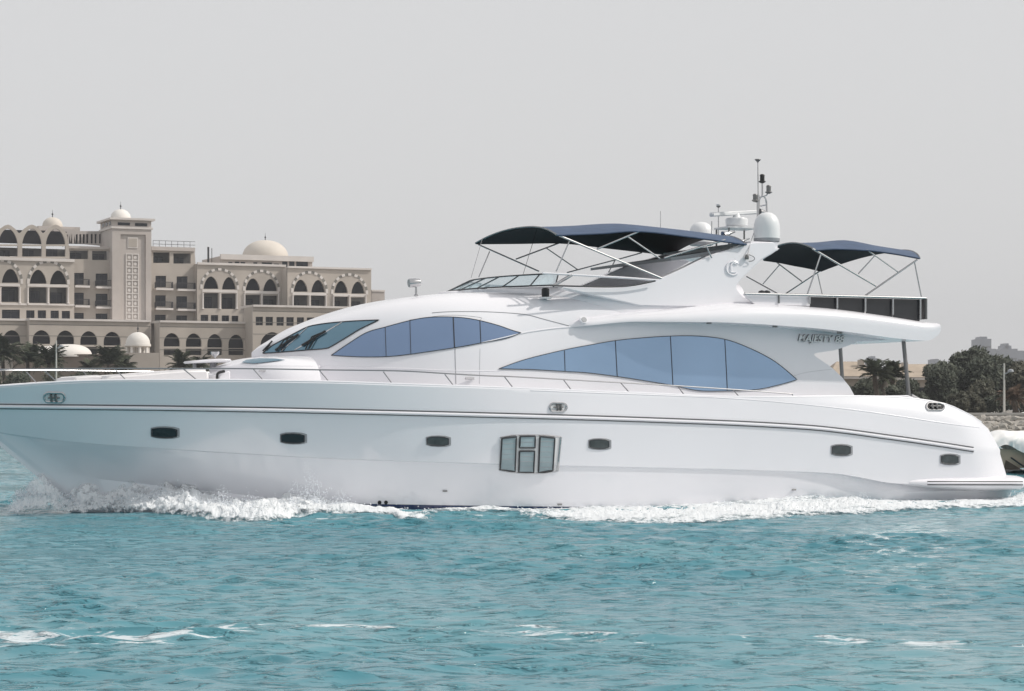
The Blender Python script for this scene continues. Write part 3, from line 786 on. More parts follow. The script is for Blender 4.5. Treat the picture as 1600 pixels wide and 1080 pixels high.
# ---- cockpit posts, quarter coaming
MB().tube([B.U(1411.5, 531, -2.2), B.U(1420.5, 624, -2.5)], 0.048, 14).build('cockpit_post', 'dark_steel', yacht)
MB().tube([B.U(1312.5, 535, 1.6), B.U(1318, 625, 1.7)], 0.048, 14).build('cockpit_post', 'dark_steel', yacht)
slab_px('cockpit_coaming', [(1330, 624), (1345, 619), (1400, 617.8), (1419, 617.5), (1432, 623), (1444, 630)], -2.6, -2.45, 'gelcoat', 0.015)
MB().tube([B.U(1424, 618, -2.5), B.U(1437, 625, -2.5)], 0.04, 8).build('quarter_handle', 'steel', yacht)
MB().tube([B.U(u, v, -2.5) for u, v in ((1352, 519), (1362, 521.5), (1378, 526), (1360, 524), (1352, 519))], 0.012, 6).build('fishing_gear', 'black_plastic', yacht)

# ---- canopies
def canopy(name, port, stbd, crown, m='canvas_navy', W=2.3):
    pf = [B.U(u, v, -W) for u, v in port]; sf = [B.U(u, v, W) for u, v in stbd]; cf = [B.U(u, v, 0) for u, v in crown]
    def fit(P):
        ks = list(range(len(P)))
        return [pchip([(k / (len(P) - 1), p[a_]) for k, p in zip(ks, P)]) for a_ in (0, 2)]
    fp, fs, fcn = fit(pf), fit(sf), fit(cf)
    NU, NV = 30, 22; G = []
    for i in range(NU + 1):
        t = i / NU; rw = []
        for j in range(NV + 1):
            s = -1 + 2 * j / NV; q = []
            for a_ in (0, 1):
                p_, c_, s_ = fp[a_](t), fcn[a_](t), fs[a_](t)
                e = 2.0 if a_ == 0 else 2.3
                lin = p_ * (1 - s) / 2 + s_ * (1 + s) / 2
                q.append(lin + (c_ - (p_ + s_) / 2) * (1 - abs(s) ** e))
            rw.append(Vector((q[0], W * s, q[1] - 0.02 * abs(sin(t * pi * 2)) * (1 - s * s))))
        G.append(rw)
    w_ = NV + 1; vs = []; fs_ = []
    for rw in G: vs += rw
    for i in range(NU):
        for j in range(NV): fs_.append((i * w_ + j, (i + 1) * w_ + j, (i + 1) * w_ + j + 1, i * w_ + j + 1))
    o = mesh_obj(name, vs, fs_, m, yacht, True, None)
    mesh_obj('underside_shade', [v - Vector((0, 0, 0.03)) for v in vs], fs_, 'canvas_underside_shade', o, True, None)  # dark copy of the canvas paints its shaded underside
    rim_ = [G[0], G[NU], [r[0] for r in G], [r[-1] for r in G]]
    for r in rim_: MB().tube(r, 0.02, 8).build('canopy_hem', m, o)
    for t_ in (0, NU):
        MB().tube(G[t_], 0.02, 8).build('canopy_bow', 'steel', o)
    return o
cf_ = canopy('front_canopy', [(870, 367.5), (935, 365), (1000, 361.5), (1085, 371), (1166, 382)], [(743, 380), (810, 379.5), (876, 379), (960, 388), (1048, 398)], [(815, 355.5), (875, 353), (945, 351), (1030, 358), (1115, 370)])
def tubes(lst, parent, name='canopy_strut'):
    for a_, ya, b_, yb, r in lst:
        MB().tube([B.U(a_[0], a_[1], ya), B.U(b_[0], b_[1], yb)], r, 8).build(name, 'steel', parent)
P_, S_ = -2.28, 2.28
tubes([((871, 367), P_, (1034, 435), P_, .024), ((1000, 361), P_, (933, 389), P_, .024), ((981, 370), P_, (1031, 404), P_, .018),
       ((890, 376), P_, (869, 424), P_, .016), ((1050, 393), P_, (981, 395) if False else (971, 406), P_, .0), 
       ((747, 382), S_, (842, 424), S_, .018), ((876, 379), S_, (806, 405), S_, .018), ((854, 388), S_, (902, 421), S_, .014),
       ((765, 393), S_, (748, 433), S_, .014), ((754, 376), S_ * .6, (736, 434), S_ * .3, .008), ((838, 360), 0, (817, 430), -1.2, .008), ((1046, 388), P_ + .9, (884, 427), P_ + .4, .016),
       ((1003, 395), S_, (961, 407), S_, .016), ((974, 410), P_, (979, 420), P_, .014), ((961, 407), P_, (948, 431), P_, .014), ((1133, 375), P_, (1031, 404), P_, .024), ((1104, 390), P_, (1112, 403), P_, .018)][:4] +
      [((747, 382), S_, (842, 424), S_, .018), ((876, 379), S_, (806, 405), S_, .018), ((854, 388), S_, (902, 421), S_, .014),
       ((765, 393), S_, (748, 433), S_, .014), ((754, 372), 1.4, (736, 434), 0.6, .006), ((839, 358), 0.2, (817, 430), -1.0, .006),
       ((1003, 395), S_, (967, 405), S_, .016), ((962, 406), S_, (886, 426), S_, .016), ((961, 407), S_, (948, 431), S_, .014), ((974, 411), S_, (980, 421), S_, .014),
       ((1133, 375), P_, (1088, 388), P_, .024), ((1088, 388), P_, (1038, 403), P_, .024), ((1104, 386), P_, (1112, 403), P_, .018)], cf_)
cr_ = canopy('rear_canopy', [(1275, 391), (1312, 389), (1354, 391), (1395, 396), (1437, 403.5)], [(1193, 406), (1215, 409), (1240, 414), (1262, 418), (1283, 423)], [(1226, 381), (1262, 379.5), (1300, 377.5), (1340, 384.5), (1390, 393)])
tubes([((1270, 389), P_, (1368.5, 447), P_, .024), ((1354, 390), P_, (1403, 425), P_, .018), ((1433, 406), P_, (1352, 462), P_, .020), ((1429, 410), P_, (1440, 466), P_, .016),
       ((1283, 397), P_, (1261, 461), P_, .018), ((1367.5, 399), P_, (1341, 428), P_, .014),
       ((1282, 423), S_, (1226, 460), S_, .018), ((1277.5, 428), S_, (1285, 461), S_, .014), ((1212, 409), S_, (1253, 440), S_, .016), ((1218, 414), S_, (1192, 444), S_, .014),
       ((1166, 432), S_, (1217, 460), S_, .016)], cr_)

# ---- search light, horn
p = B.U(650, 463, -0.6)
sl = MB(); sl.lathe([(0.05, 0), (0.045, 0.03), (0.025, 0.05), (0.022, 0.22)], p, 14).lathe([(0.09, 0.0), (0.1, 0.02), (0.1, 0.14), (0.08, 0.26), (0.03, 0.28)], p + Vector((-0.17, 0, 0.28)), 18, rot=Matrix.Rotation(radians(84), 3, 'Y'))
sl.build('search_light', 'steel', yacht)
p = cast(851, 470, ['house'], 0.10)
hn = MB().lathe([(0.075, 0), (0.085, 0.02), (0.085, 0.17), (0.06, 0.2)], p, 16).build('side_lamp', 'black_plastic', yacht)
MB().lathe([(0.12, -0.04), (0.14, -0.01), (0.11, 0.0)], p, 16).build('lamp_base', 'white_plastic', hn)
# ---- mast gear
def radome(u, y, v0, v1, wpx, name='satellite_dome'):
    b_ = B.U(u, v1, y); t_ = B.U(u, v0, y); D_ = FOC / (wpx) ; sc = (B.U(u + wpx / 2, v1, y) - b_); r = wpx / 2 / FOC * (CAMD + (b_.x * sin(TH) + b_.y * cos(TH)))
    h = t_.z - b_.z
    o = MB().lathe([(r * 1.0, h * .13), (r * 1.0, h * .45), (r * .97, h * .6), (r * .87, h * .76), (r * .68, h * .89), (r * .4, h * .975), (r * .12, h * 1.0)], b_, 32).build(name, 'white_plastic', yacht)
    MB().lathe([(r * .85, 0), (r * .98, h * .03), (r * 1.01, h * .13)], b_, 32).build('dome_base', 'grey_plastic', o)
    return o
dm = radome(1198, -1.85, 332, 379, 41)
radome(1095.5, 1.85, 347, 384, 38)
ZB = pb_.z
# radar: platform on legs, pedestal, scanner bar
pp = B.U(1151, 357, 0)
rd = MB().box((pp.x - .42, -.35, pp.z - .02), (pp.x + .42, .35, pp.z + .02)).build('radar_platform', 'white_plastic', yacht)
for dx in (-.38, .38):
    for dy in (-.3, .3): MB().tube([(pp.x + dx, dy, pp.z), (pp.x + dx, dy, ZB - .15)], 0.022, 8).build('platform_leg', 'dark_steel', rd)
MB().lathe([(.2, .02), (.26, .07), (.27, .2), (.25, .24), (.1, .26), (.06, .36)], (pp.x, 0, pp.z), 24).build('radar_pedestal', 'white_plastic', rd)
bar = MB(); a_ = B.U(1111, 335.5, -0.25); b_ = B.U(1182, 331.5, 0.25)
d_ = (b_ - a_).normalized(); n2 = Vector((-d_.y, d_.x, 0)).normalized() * 0.07; hz = Vector((0, 0, 0.05))
bar.add([a_ - n2 - hz, b_ - n2 - hz, b_ + n2 - hz, a_ + n2 - hz, a_ - n2 + hz, b_ - n2 + hz, b_ + n2 + hz, a_ + n2 + hz], [(0, 3, 2, 1), (4, 5, 6, 7), (0, 1, 5, 4), (1, 2, 6, 5), (2, 3, 7, 6), (3, 0, 4, 7)])
bo = bar.build('radar_scanner', 'white_plastic', rd)
bmm = bmesh.new(); bmm.from_mesh(bo.data); bmesh.ops.bevel(bmm, geom=bmm.edges[:], offset=.02, segments=2, affect='EDGES'); bmm.to_mesh(bo.data); bmm.free()
# horns on the roof
for u, v in ((1137, 366), (1160, 377)):
    p = B.U(u, v, -0.6); k_ = 1.0 if u < 1150 else 0.6
    MB().lathe([(.11 * k_, -.12), (.07 * k_, -.02), (.03 * k_, .1), (.03 * k_, .2)], p, 14, rot=Matrix.Rotation(radians(70), 3, 'Y')).build('horn', 'steel', yacht)
# mast with lamps
y0 = -0.6
ms = MB().tube([B.U(1184.5, 378, y0), B.U(1184.5, 305, y0)], 0.035, 10).tube([B.U(1184.5, 306, y0), B.U(1184, 254, y0)], 0.014, 8).build('mast', 'steel', yacht)
MB().lathe([(.012, 0), (.03, .03), (.075, .07), (.07, .085)], B.U(1184, 254.5, y0), 14).build('antenna_cap', 'dark_steel', ms)
MB().tube([B.U(u, v, y0) for u, v in smooth_px([(1186, 336), (1186, 315), (1188, 309), (1191.5, 306.5), (1195, 309), (1197.5, 316), (1198, 334)], 4)], 0.022, 8).build('mast_hoop', 'steel', ms)
MB().tube([B.U(1188, 322, y0), B.U(1197, 320, y0)], 0.016, 8).build('mast_hoop', 'steel', ms)
MB().tube([B.U(1191, 307, y0), B.U(1191, 284, y0)], 0.02, 8).build('lamp_arm', 'steel', ms)
MB().tube([B.U(u, v, y0) for u, v in ((1193, 307), (1198, 305), (1201, 300))], 0.016, 8).build('lamp_arm', 'steel', ms)
MB().tube([B.U(1184, 318, y0), B.U(1180, 313, y0)], 0.02, 8).build('lamp_arm', 'steel', ms)
def navlamp(u, v, h, m):
    p = B.U(u, v, y0)
    o = MB().lathe([(.03, -.03), (.085, 0), (.08, .02), (.055, .03), (.055, h), (.065, h + .01), (.045, h + .04), (.01, h + .05)], p, 16).build('nav_lamp', m, ms)
    return o
navlamp(1191, 284.5, .14, 'black_plastic'); navlamp(1201, 301, .13, 'dark_steel'); navlamp(1180, 314, .12, 'dark_steel')
MB().lathe([(.09, -.1), (.06, 0), (.02, .1)], B.U(1193, 332, y0), 14, rot=Matrix.Rotation(radians(90), 3, 'Y')).build('horn', 'steel', ms)
MB().tube([B.U(1187, 338, -1.0), B.U(1172, 381, -2.2), B.U(1168, 398, -2.3)], 0.010, 6).build('cable', 'steel', ms)
MB().tube([B.U(u, v, -2.32) for u, v in smooth_px([(1170, 398), (1177, 401), (1179, 405), (1175, 408), (1170, 408.5)], 4)], 0.009, 6).build('cable', 'dark_steel', ms)
MB().lathe([(.04, -.05), (.05, 0), (.03, .06)], B.U(1167, 402, -2.3), 12).build('antenna_mount', 'dark_steel', yacht)
for u, v0, v1, yy, cap in ((1122.5, 325, 373, 0.6, 1), (1112, 346, 373, 0.9, 0), (1032, 330, 358, 0.5, 0)):
    an = MB().tube([B.U(u, v1, yy), B.U(u, v0, yy)], 0.014 if u > 1100 else 0.008, 8).build('antenna', 'steel', yacht)
    if cap:
        MB().lathe([(.012, 0), (.05, .03), (.055, .05)], B.U(u, v0, yy), 14).build('antenna_cap', 'dark_steel', an)
        MB().lathe([(.05, .065), (.055, .085), (.03, .095)], B.U(u, v0, yy), 14).build('antenna_cap', 'white_plastic', an)
# ================================================================== WATER
rng = np.random.default_rng(7)
NW = 190
lam = np.exp(rng.uniform(np.log(0.26), np.log(6.5), NW))
ang = rng.normal(radians(84), radians(27), NW)
kk = 2 * np.pi / lam
kx, ky = kk * np.cos(ang), kk * np.sin(ang)
ph = rng.uniform(0, 2 * np.pi, NW)
amp = 0.0034 * lam ** 0.95
amp = np.where(lam < 0.7, amp * 1.15, amp)
amp = np.where(lam > 1.1, amp * 0.40, amp)
amp = np.where(lam > 3.0, amp * 0.7, amp)
def wave(x, y, full=False):
    z = np.zeros_like(x); dx = np.zeros_like(x) if full else None; dy = np.zeros_like(x) if full else None
    for i in range(NW):
        p = kx[i] * x + ky[i] * y + ph[i]
        z += amp[i] * np.sin(p)
        if full:
            c = np.cos(p) * amp[i] * 1.6; dx += c * np.cos(ang[i]); dy += c * np.sin(ang[i])
    return (z, dx, dy) if full else z
# local gusts: roughness varies in patches
X0, X1, Y0, Y1, ST = -16.0, 16.0, -36.0, 10.0, 0.048
xs = np.arange(X0, X1 + ST / 2, ST)
ys = [Y0]
while ys[-1] < Y1: ys.append(ys[-1] + 0.034 + 0.05 * max(0, (ys[-1] + 36) / 46))
ys[-1] = Y1; ys = np.array(ys)
gx, gy = np.meshgrid(xs, ys)
gz, gdx, gdy = wave(gx, gy, True)
patch = 1.0 + 0.55 * np.sin(gx * 0.35 + 1.3 * np.sin(gy * 0.22)) * np.sin(gy * 0.31 + 0.8)
gz *= patch
edge = np.minimum.reduce([np.clip((gx - X0) / 1.5, 0, 1), np.clip((X1 - gx) / 1.5, 0, 1), np.clip((Y1 - gy) / 4, 0, 1), np.clip((gy - Y0) / 0.5, 0, 1)])
gz *= edge
# bow-wave swell rolling away from the hull
cth, sth = cos(TH), sin(TH)
lx = gx * cth + gy * sth; ly = -gx * sth + gy * cth
# foam streak left by another wake + stray lace
st = pchip([(-80, 1004), (0, 1002), (120, 1000), (220, 1002), (350, 995), (450, 984), (520, 978), (700, 984), (900, 990), (960, 995), (1160, 997), (1400, 999), (1500, 1003), (1680, 1010)])
su = np.linspace(-80, 1680, 200); sX = []; sY = []
for u in su:
    v = st(u); D_ = CAMH * FOC / (v - YH); sX.append((u - 800) / FOC * D_); sY.append(D_ - CAMD)
yl = np.interp(gx, sX, sY)
def vnoise(x, y, s, seed):
    r_ = np.random.default_rng(seed); o = np.zeros_like(x)
    for i in range(10):
        a_ = r_.uniform(0, 2 * np.pi); k_ = s * r_.uniform(0.5, 1.8)
        o += np.sin(x * k_ * np.cos(a_) + y * k_ * np.sin(a_) * 1.6 + r_.uniform(0, 6.28) + 1.5 * np.sin(y * k_ * 0.7 + r_.uniform(0, 6)))
    return o / 4.0
dyl = gy - yl - 0.12 * vnoise(gx, gy, 1.2, 3)
uu = np.interp(gx, sX, su)
sk_ = [(-80, .9), (0, .95), (300, .9), (420, .75), (520, .95), (900, 1), (1000, .7), (1060, .1), (1130, .1), (1165, .9), (1190, .1), (1250, .1), (1290, .75), (1340, .75), (1380, .3), (1420, .95), (1500, .95), (1540, .2), (1600, .85), (1680, .9)]
strength = np.interp(uu, [a_[0] for a_ in sk_], [a_[1] for a_ in sk_])
foam = 0.60 * np.exp(-((dyl + 0.1) / 0.75) ** 2) * strength + 0.28 * np.exp(-(dyl / 0.10) ** 2) * strength
# churned lace right outside the hull foam
bcv = np.array([bc(x) for x in np.linspace(-14, 16, 300)])
dh = -ly - np.interp(lx, np.linspace(-14, 16, 300), bcv)
foam += 0.75 * np.exp(-((dh - 1.9) / 1.2) ** 2) * np.clip(vnoise(gx, gy * 2.0, 2.0, 9) - 0.15, 0, 1) * ((lx > -11) & (lx < 15))
gz += 0.10 * np.exp(-((dh - 1.7) / 0.8) ** 2) * np.clip((lx + 11) / 3, 0, 1) * edge
gz -= 0.05 * np.exp(-((dh - 3.2) / 1.0) ** 2) * np.clip((lx + 11) / 3, 0, 1) * edge
Y2 = 135.0
xs2 = np.arange(-70, 70.01, 0.34); ys2 = [Y1]
while ys2[-1] < Y2: ys2.append(ys2[-1] + 0.22 + 0.010 * (ys2[-1] - Y1))
ys2[-1] = Y2; ys2 = np.array(ys2)
hx, hy = np.meshgrid(xs2, ys2)
hz_ = np.zeros_like(hx)
for i in range(NW):
    if lam[i] > 1.0: hz_ += 1.7 * amp[i] * np.sin(kx[i] * hx + ky[i] * hy + ph[i])
hz_ *= np.clip((hy - Y1) / 2, 0, 1) * np.clip((Y2 - hy) / 3, 0, 1) * np.clip((hx + 70) / 2, 0, 1) * np.clip((70 - hx) / 2, 0, 1)
ny, nx = gx.shape
co = np.stack([gx + gdx * edge * patch, gy + gdy * edge * patch, gz], -1).reshape(-1, 3)
idx = np.arange(nx * ny).reshape(ny, nx)
q4 = np.stack([idx[:-1, :-1], idx[:-1, 1:], idx[1:, 1:], idx[1:, :-1]], -1).reshape(-1, 4)
k2 = len(co); co = np.concatenate([co, np.stack([hx, hy, hz_], -1).reshape(-1, 3)])
my, mx_ = hx.shape; id2 = np.arange(mx_ * my).reshape(my, mx_) + k2
q4 = np.concatenate([q4, np.stack([id2[:-1, :-1], id2[:-1, 1:], id2[1:, 1:], id2[1:, :-1]], -1).reshape(-1, 4)])
FARX, FARY = 9000.0, 9000.0
ex = np.array([[-FARX, -200, 0], [FARX, -200, 0], [FARX, Y0, 0], [-FARX, Y0, 0], [-FARX, Y1, 0], [X0, Y0, 0], [X0, Y1, 0], [X1, Y0, 0], [X1, Y1, 0], [FARX, Y1, 0], [FARX, FARY, 0], [-FARX, FARY, 0], [-70, Y1, 0], [-70, Y2, 0], [70, Y1, 0], [70, Y2, 0], [-FARX, Y2, 0], [FARX, Y2, 0]])
k = len(co)
qf = np.array([[0, 1, 2, 3], [3, 5, 6, 4], [7, 2, 9, 8], [4, 12, 13, 16], [14, 9, 17, 15], [16, 17, 10, 11]]) + k
co = np.concatenate([co, ex]); fc_ = np.concatenate([q4, qf])
me = bpy.data.meshes.new('sea')
me.vertices.add(len(co)); me.vertices.foreach_set('co', co.astype(np.float32).ravel())
me.loops.add(fc_.size); me.loops.foreach_set('vertex_index', fc_.astype(np.int32).ravel())
me.polygons.add(len(fc_)); me.polygons.foreach_set('loop_start', np.arange(0, fc_.size, 4, dtype=np.int32)); me.polygons.foreach_set('loop_total', np.full(len(fc_), 4, dtype=np.int32))
me.update(calc_edges=True); me.validate()
me.shade_smooth()
at_ = me.attributes.new('foam', 'FLOAT', 'POINT'); fv = np.concatenate([np.clip(foam, 0, 1.4).ravel(), np.zeros(hx.size + len(ex))]).astype(np.float32); at_.data.foreach_set('value', fv)
m = bpy.data.materials.new('sea_water'); m.use_nodes = True; n = m.node_tree; L = n.links; p = n.nodes['Principled BSDF']
tc = n.nodes.new('ShaderNodeNewGeometry')
n1 = n.nodes.new('ShaderNodeTexNoise'); n1.inputs['Scale'].default_value = 0.12; n1.inputs['Detail'].default_value = 4
cr = n.nodes.new('ShaderNodeValToRGB'); cr.color_ramp.elements[0].position = 0.35; cr.color_ramp.elements[1].position = 0.68
cr.color_ramp.elements[0].color = (0.058, 0.215, 0.268, 1); cr.color_ramp.elements[1].color = (0.118, 0.290, 0.335, 1)
L.new(tc.outputs['Position'], n1.inputs['Vector']); L.new(n1.outputs[0], cr.inputs[0])
mp = n.nodes.new('ShaderNodeMapping'); mp.inputs['Scale'].default_value = (0.8, 2.2, 1.0); L.new(tc.outputs['Position'], mp.inputs['Vector'])
nb = n.nodes.new('ShaderNodeTexNoise'); nb.inputs['Scale'].default_value = 3.2; nb.inputs['Detail'].default_value = 7; nb.inputs['Roughness'].default_value = 0.6
L.new(mp.outputs[0], nb.inputs['Vector'])
bp = n.nodes.new('ShaderNodeBump'); bp.inputs['Strength'].default_value = 0.4; bp.inputs['Distance'].default_value = 0.03
L.new(nb.outputs[0], bp.inputs['Height'])
mp3 = n.nodes.new('ShaderNodeMapping'); mp3.inputs['Scale'].default_value = (0.42, 1.15, 1.0); mp3.inputs['Rotation'].default_value = (0, 0, radians(4)); L.new(tc.outputs['Position'], mp3.inputs['Vector'])
wv = n.nodes.new('ShaderNodeTexNoise'); wv.inputs['Scale'].default_value = 7.0; wv.inputs['Detail'].default_value = 3; wv.inputs['Roughness'].default_value = 0.6; wv.inputs['Distortion'].default_value = 0.4
L.new(mp3.outputs[0], wv.inputs['Vector'])
wr = n.nodes.new('ShaderNodeMapRange'); wr.interpolation_type = 'SMOOTHSTEP'; wr.inputs[1].default_value = 0.50; wr.inputs[2].default_value = 0.74; L.new(wv.outputs[0], wr.inputs[0])
bq = n.nodes.new('ShaderNodeBump'); bq.inputs['Strength'].default_value = 1.0; bq.inputs['Distance'].default_value = 0.052
L.new(wr.outputs[0], bq.inputs['Height']); L.new(bp.outputs[0], bq.inputs['Normal']); L.new(bq.outputs[0], p.inputs['Normal'])
p.inputs['Roughness'].default_value = 0.12; p.inputs['IOR'].default_value = 1.333
# foam lace
fa = n.nodes.new('ShaderNodeAttribute'); fa.attribute_name = 'foam'
fn = n.nodes.new('ShaderNodeTexNoise'); fn.inputs['Scale'].default_value = 5.0; fn.inputs['Detail'].default_value = 8; fn.inputs['Roughness'].default_value = 0.7
mp2 = n.nodes.new('ShaderNodeMapping'); mp2.inputs['Scale'].default_value = (0.35, 1.6, 1.0); L.new(tc.outputs['Position'], mp2.inputs['Vector']); L.new(mp2.outputs[0], fn.inputs['Vector'])
ad = n.nodes.new('ShaderNodeMath'); ad.operation = 'ADD'; cn = n.nodes.new('ShaderNodeMapRange'); cn.inputs[1].default_value = 0.3; cn.inputs[2].default_value = 0.7; L.new(fn.outputs[0], cn.inputs[0]); L.new(fa.outputs['Fac'], ad.inputs[0]); L.new(cn.outputs[0], ad.inputs[1])
fr_ = n.nodes.new('ShaderNodeMapRange'); fr_.inputs[1].default_value = 1.04; fr_.inputs[2].default_value = 1.16; L.new(ad.outputs[0], fr_.inputs[0])
mc = n.nodes.new('ShaderNodeMix'); mc.data_type = 'RGBA'; mc.inputs[7].default_value = (0.58, 0.64, 0.67, 1)
L.new(fr_.outputs[0], mc.inputs[0]); L.new(cr.outputs[0], mc.inputs[6]); L.new(mc.outputs[2], p.inputs['Base Color'])
rm = n.nodes.new('ShaderNodeMapRange'); rm.inputs[3].default_value = 0.12; rm.inputs[4].default_value = 0.9; L.new(fr_.outputs[0], rm.inputs[0]); L.new(rm.outputs[0], p.inputs['Roughness'])
me.materials.append(m); MATS['sea_water'] = m
setkind(link(bpy.data.objects.new('sea', me)), 'structure')

# ---- foam and spray along the hull
m = bpy.data.materials.new('foam'); m.use_nodes = True; n = m.node_tree; L = n.links; n.nodes.clear()
ou = n.nodes.new('ShaderNodeOutputMaterial'); df_ = n.nodes.new('ShaderNodeBsdfDiffuse'); tl = n.nodes.new('ShaderNodeBsdfTranslucent'); tp = n.nodes.new('ShaderNodeBsdfTransparent')
df_.inputs[0].default_value = (0.92, 0.94, 0.96, 1); tl.inputs[0].default_value = (0.90, 0.94, 0.97, 1)
m1 = n.nodes.new('ShaderNodeMixShader'); m1.inputs[0].default_value = 0.25; m2 = n.nodes.new('ShaderNodeMixShader')
L.new(df_.outputs[0], m1.inputs[1]); L.new(tl.outputs[0], m1.inputs[2]); L.new(tp.outputs[0], m2.inputs[1]); L.new(m1.outputs[0], m2.inputs[2]); L.new(m2.outputs[0], ou.inputs[0])
ge = n.nodes.new('ShaderNodeNewGeometry'); a1 = n.nodes.new('ShaderNodeAttribute'); a1.attribute_name = 'cover'
nz = n.nodes.new('ShaderNodeTexNoise'); nz.inputs['Scale'].default_value = 6.0; nz.inputs['Detail'].default_value = 9; nz.inputs['Roughness'].default_value = 0.72
L.new(ge.outputs['Position'], nz.inputs['Vector'])
ad = n.nodes.new('ShaderNodeMath'); ad.operation = 'ADD'; cn = n.nodes.new('ShaderNodeMapRange'); cn.inputs[1].default_value = 0.28; cn.inputs[2].default_value = 0.72; L.new(nz.outputs[0], cn.inputs[0]); L.new(a1.outputs['Fac'], ad.inputs[0]); L.new(cn.outputs[0], ad.inputs[1])
mr = n.nodes.new('ShaderNodeMapRange'); mr.inputs[1].default_value = 0.92; mr.inputs[2].default_value = 1.30; L.new(ad.outputs[0], mr.inputs[0]); L.new(mr.outputs[0], m2.inputs[0])
nb = n.nodes.new('ShaderNodeTexNoise'); nb.inputs['Scale'].default_value = 9.0; nb.inputs['Detail'].default_value = 8; nb.inputs['Roughness'].default_value = 0.7
L.new(ge.outputs['Position'], nb.inputs['Vector'])
bp = n.nodes.new('ShaderNodeBump'); bp.inputs['Strength'].default_value = 0.4; bp.inputs['Distance'].default_value = 0.05; L.new(nb.outputs[0], bp.inputs['Height']); L.new(bp.outputs[0], df_.inputs['Normal'])
MATS['foam'] = m
md_ = bpy.data.materials.new('droplet'); md_.use_nodes = True; dn = md_.node_tree; dn.nodes.clear()
d1 = dn.nodes.new('ShaderNodeBsdfDiffuse'); d2 = dn.nodes.new('ShaderNodeBsdfTranslucent'); d3 = dn.nodes.new('ShaderNodeMixShader'); d4 = dn.nodes.new('ShaderNodeOutputMaterial')
d1.inputs[0].default_value = (0.92, 0.94, 0.97, 1); d2.inputs[0].default_value = (0.92, 0.95, 0.98, 1); d3.inputs[0].default_value = 0.5
dn.links.new(d1.outputs[0], d3.inputs[1]); dn.links.new(d2.outputs[0], d3.inputs[2]); dn.links.new(d3.outputs[0], d4.inputs[0]); MATS['droplet'] = md_
ftop = pchip([(8, 797), (18, 778), (32, 760), (50, 751), (68, 753), (88, 764), (105, 771), (125, 768), (145, 766), (165, 768), (185, 768), (205, 763), (235, 757), (262, 753), (290, 756), (310, 764), (350, 772), (390, 771), (450, 774), (480, 772), (497, 768), (512, 777), (550, 784), (580, 792), (650, 797), (700, 801), (745, 804), (800, 802), (850, 798), (900, 793), (950, 791), (1000, 790), (1060, 788), (1100, 786), (1150, 783), (1200, 780), (1240, 777), (1290, 778), (1330, 776), (1380, 781), (1450, 781), (1520, 780), (1560, 780), (1582, 774), (1600, 771), (1680, 772)])
fbot = pchip([(8, 797.5), (50, 801), (110, 802), (180, 801), (205, 805), (260, 808), (340, 811), (400, 813), (470, 809), (540, 808), (600, 808), (640, 812), (690, 808), (740, 806), (800, 807), (850, 810), (920, 812), (1000, 814), (1100, 814), (1170, 813), (1250, 808), (1300, 804), (1350, 801), (1400, 799), (1470, 796), (1540, 794), (1600, 795), (1680, 798)])
def lacy(u):      # how solid the foam is: thin blue-lit veil at the bow, solid white further aft
    return 0.58 + 0.20 * sstep(150, 260, u) + 0.16 * sstep(300, 420, u) - 0.22 * sstep(600, 660, u) * (1 - sstep(820, 900, u)) - 0.14 * sstep(1150, 1300, u)
NCOL, NROW = 2000, 34
vs = []; cov = []; random.seed(4); ridge = []
for i in range(NCOL + 1):
    u = 8 + (1680 - 8) * i / NCOL
    vt, vb = ftop(u), fbot(u)
    inn = B.U(u, min(vt, 797), lambda x, z: -bc(x) + 0.0)
    outp = B.Z(u, vb, 0.0)
    if outp.y > inn.y - 0.5: outp = Vector((outp.x, inn.y - 0.5, 0))
    H_ = max(0.03, inn.z)
    ridge.append((inn, outp, H_, u))
    big = 0.82 + 0.3 * noise.noise(Vector((inn.x * 0.9, 3.1, 0))) + 0.25 * noise.noise(Vector((inn.x * 2.7, 7.7, 0)))
    for j in range(NROW + 1):
        q = j / NROW
        xy = outp.lerp(inn, q * 1.04)
        prof = 0.30 * sin(min(1, q / 0.35) * pi / 2) ** 0.8 + 0.70 * q ** 1.6
        if u < 150: prof = sin(min(1, q) * pi / 2) ** 1.3
        P0 = Vector((xy.x, xy.y, 0))
        nlow = noise.fractal(Vector((xy.x * 1.6, xy.y * 1.6, 0.3)), 1.0, 2.0, 4)
        z = H_ * prof * (0.95 + 0.45 * nlow) * (big if q < 0.9 else 1) + 0.05 * sin(pi * min(1, q * 3)) * 1
        amp_ = 0.016 + 0.10 * min(0.45, H_) * sin(pi * min(1, 0.15 + q * 0.8))
        nv = Vector((noise.fractal(Vector((xy.x * 5, xy.y * 5, 1)), 0.8, 2.1, 5), noise.fractal(Vector((xy.x * 5, xy.y * 5, 9)), 0.8, 2.1, 5), noise.fractal(Vector((xy.x * 6, xy.y * 6, 17)), 0.7, 2.1, 5)))
        spike = max(0, noise.noise(Vector((xy.x * 4.0, xy.y * 3.0, 5)))) ** 2 * 0.9 * H_ * q
        p_ = Vector((xy.x + nv.x * amp_, xy.y + nv.y * amp_, max(-0.03, z + nv.z * amp_ + spike)))
        vs.append(p_)
        c_ = lacy(u) + 0.25 * sin(pi * min(1, q * 1.1)) - 0.35 * max(0, 1 - q / 0.14) - 0.3 * max(0, (q - 0.86) / 0.14) + (0.42 * noise.noise(Vector((xy.x * 0.9, xy.y * 1.8, 33))) - 0.05) * sstep(250, 500, u)
        cov.append(c_)
va = np.array([tuple(v) for v in vs]); wxx = va[:, 0] * cth - va[:, 1] * sth; wyy = va[:, 0] * sth + va[:, 1] * cth
dq = -va[:, 1] - np.interp(va[:, 0], np.linspace(-14, 16, 300), bcv)
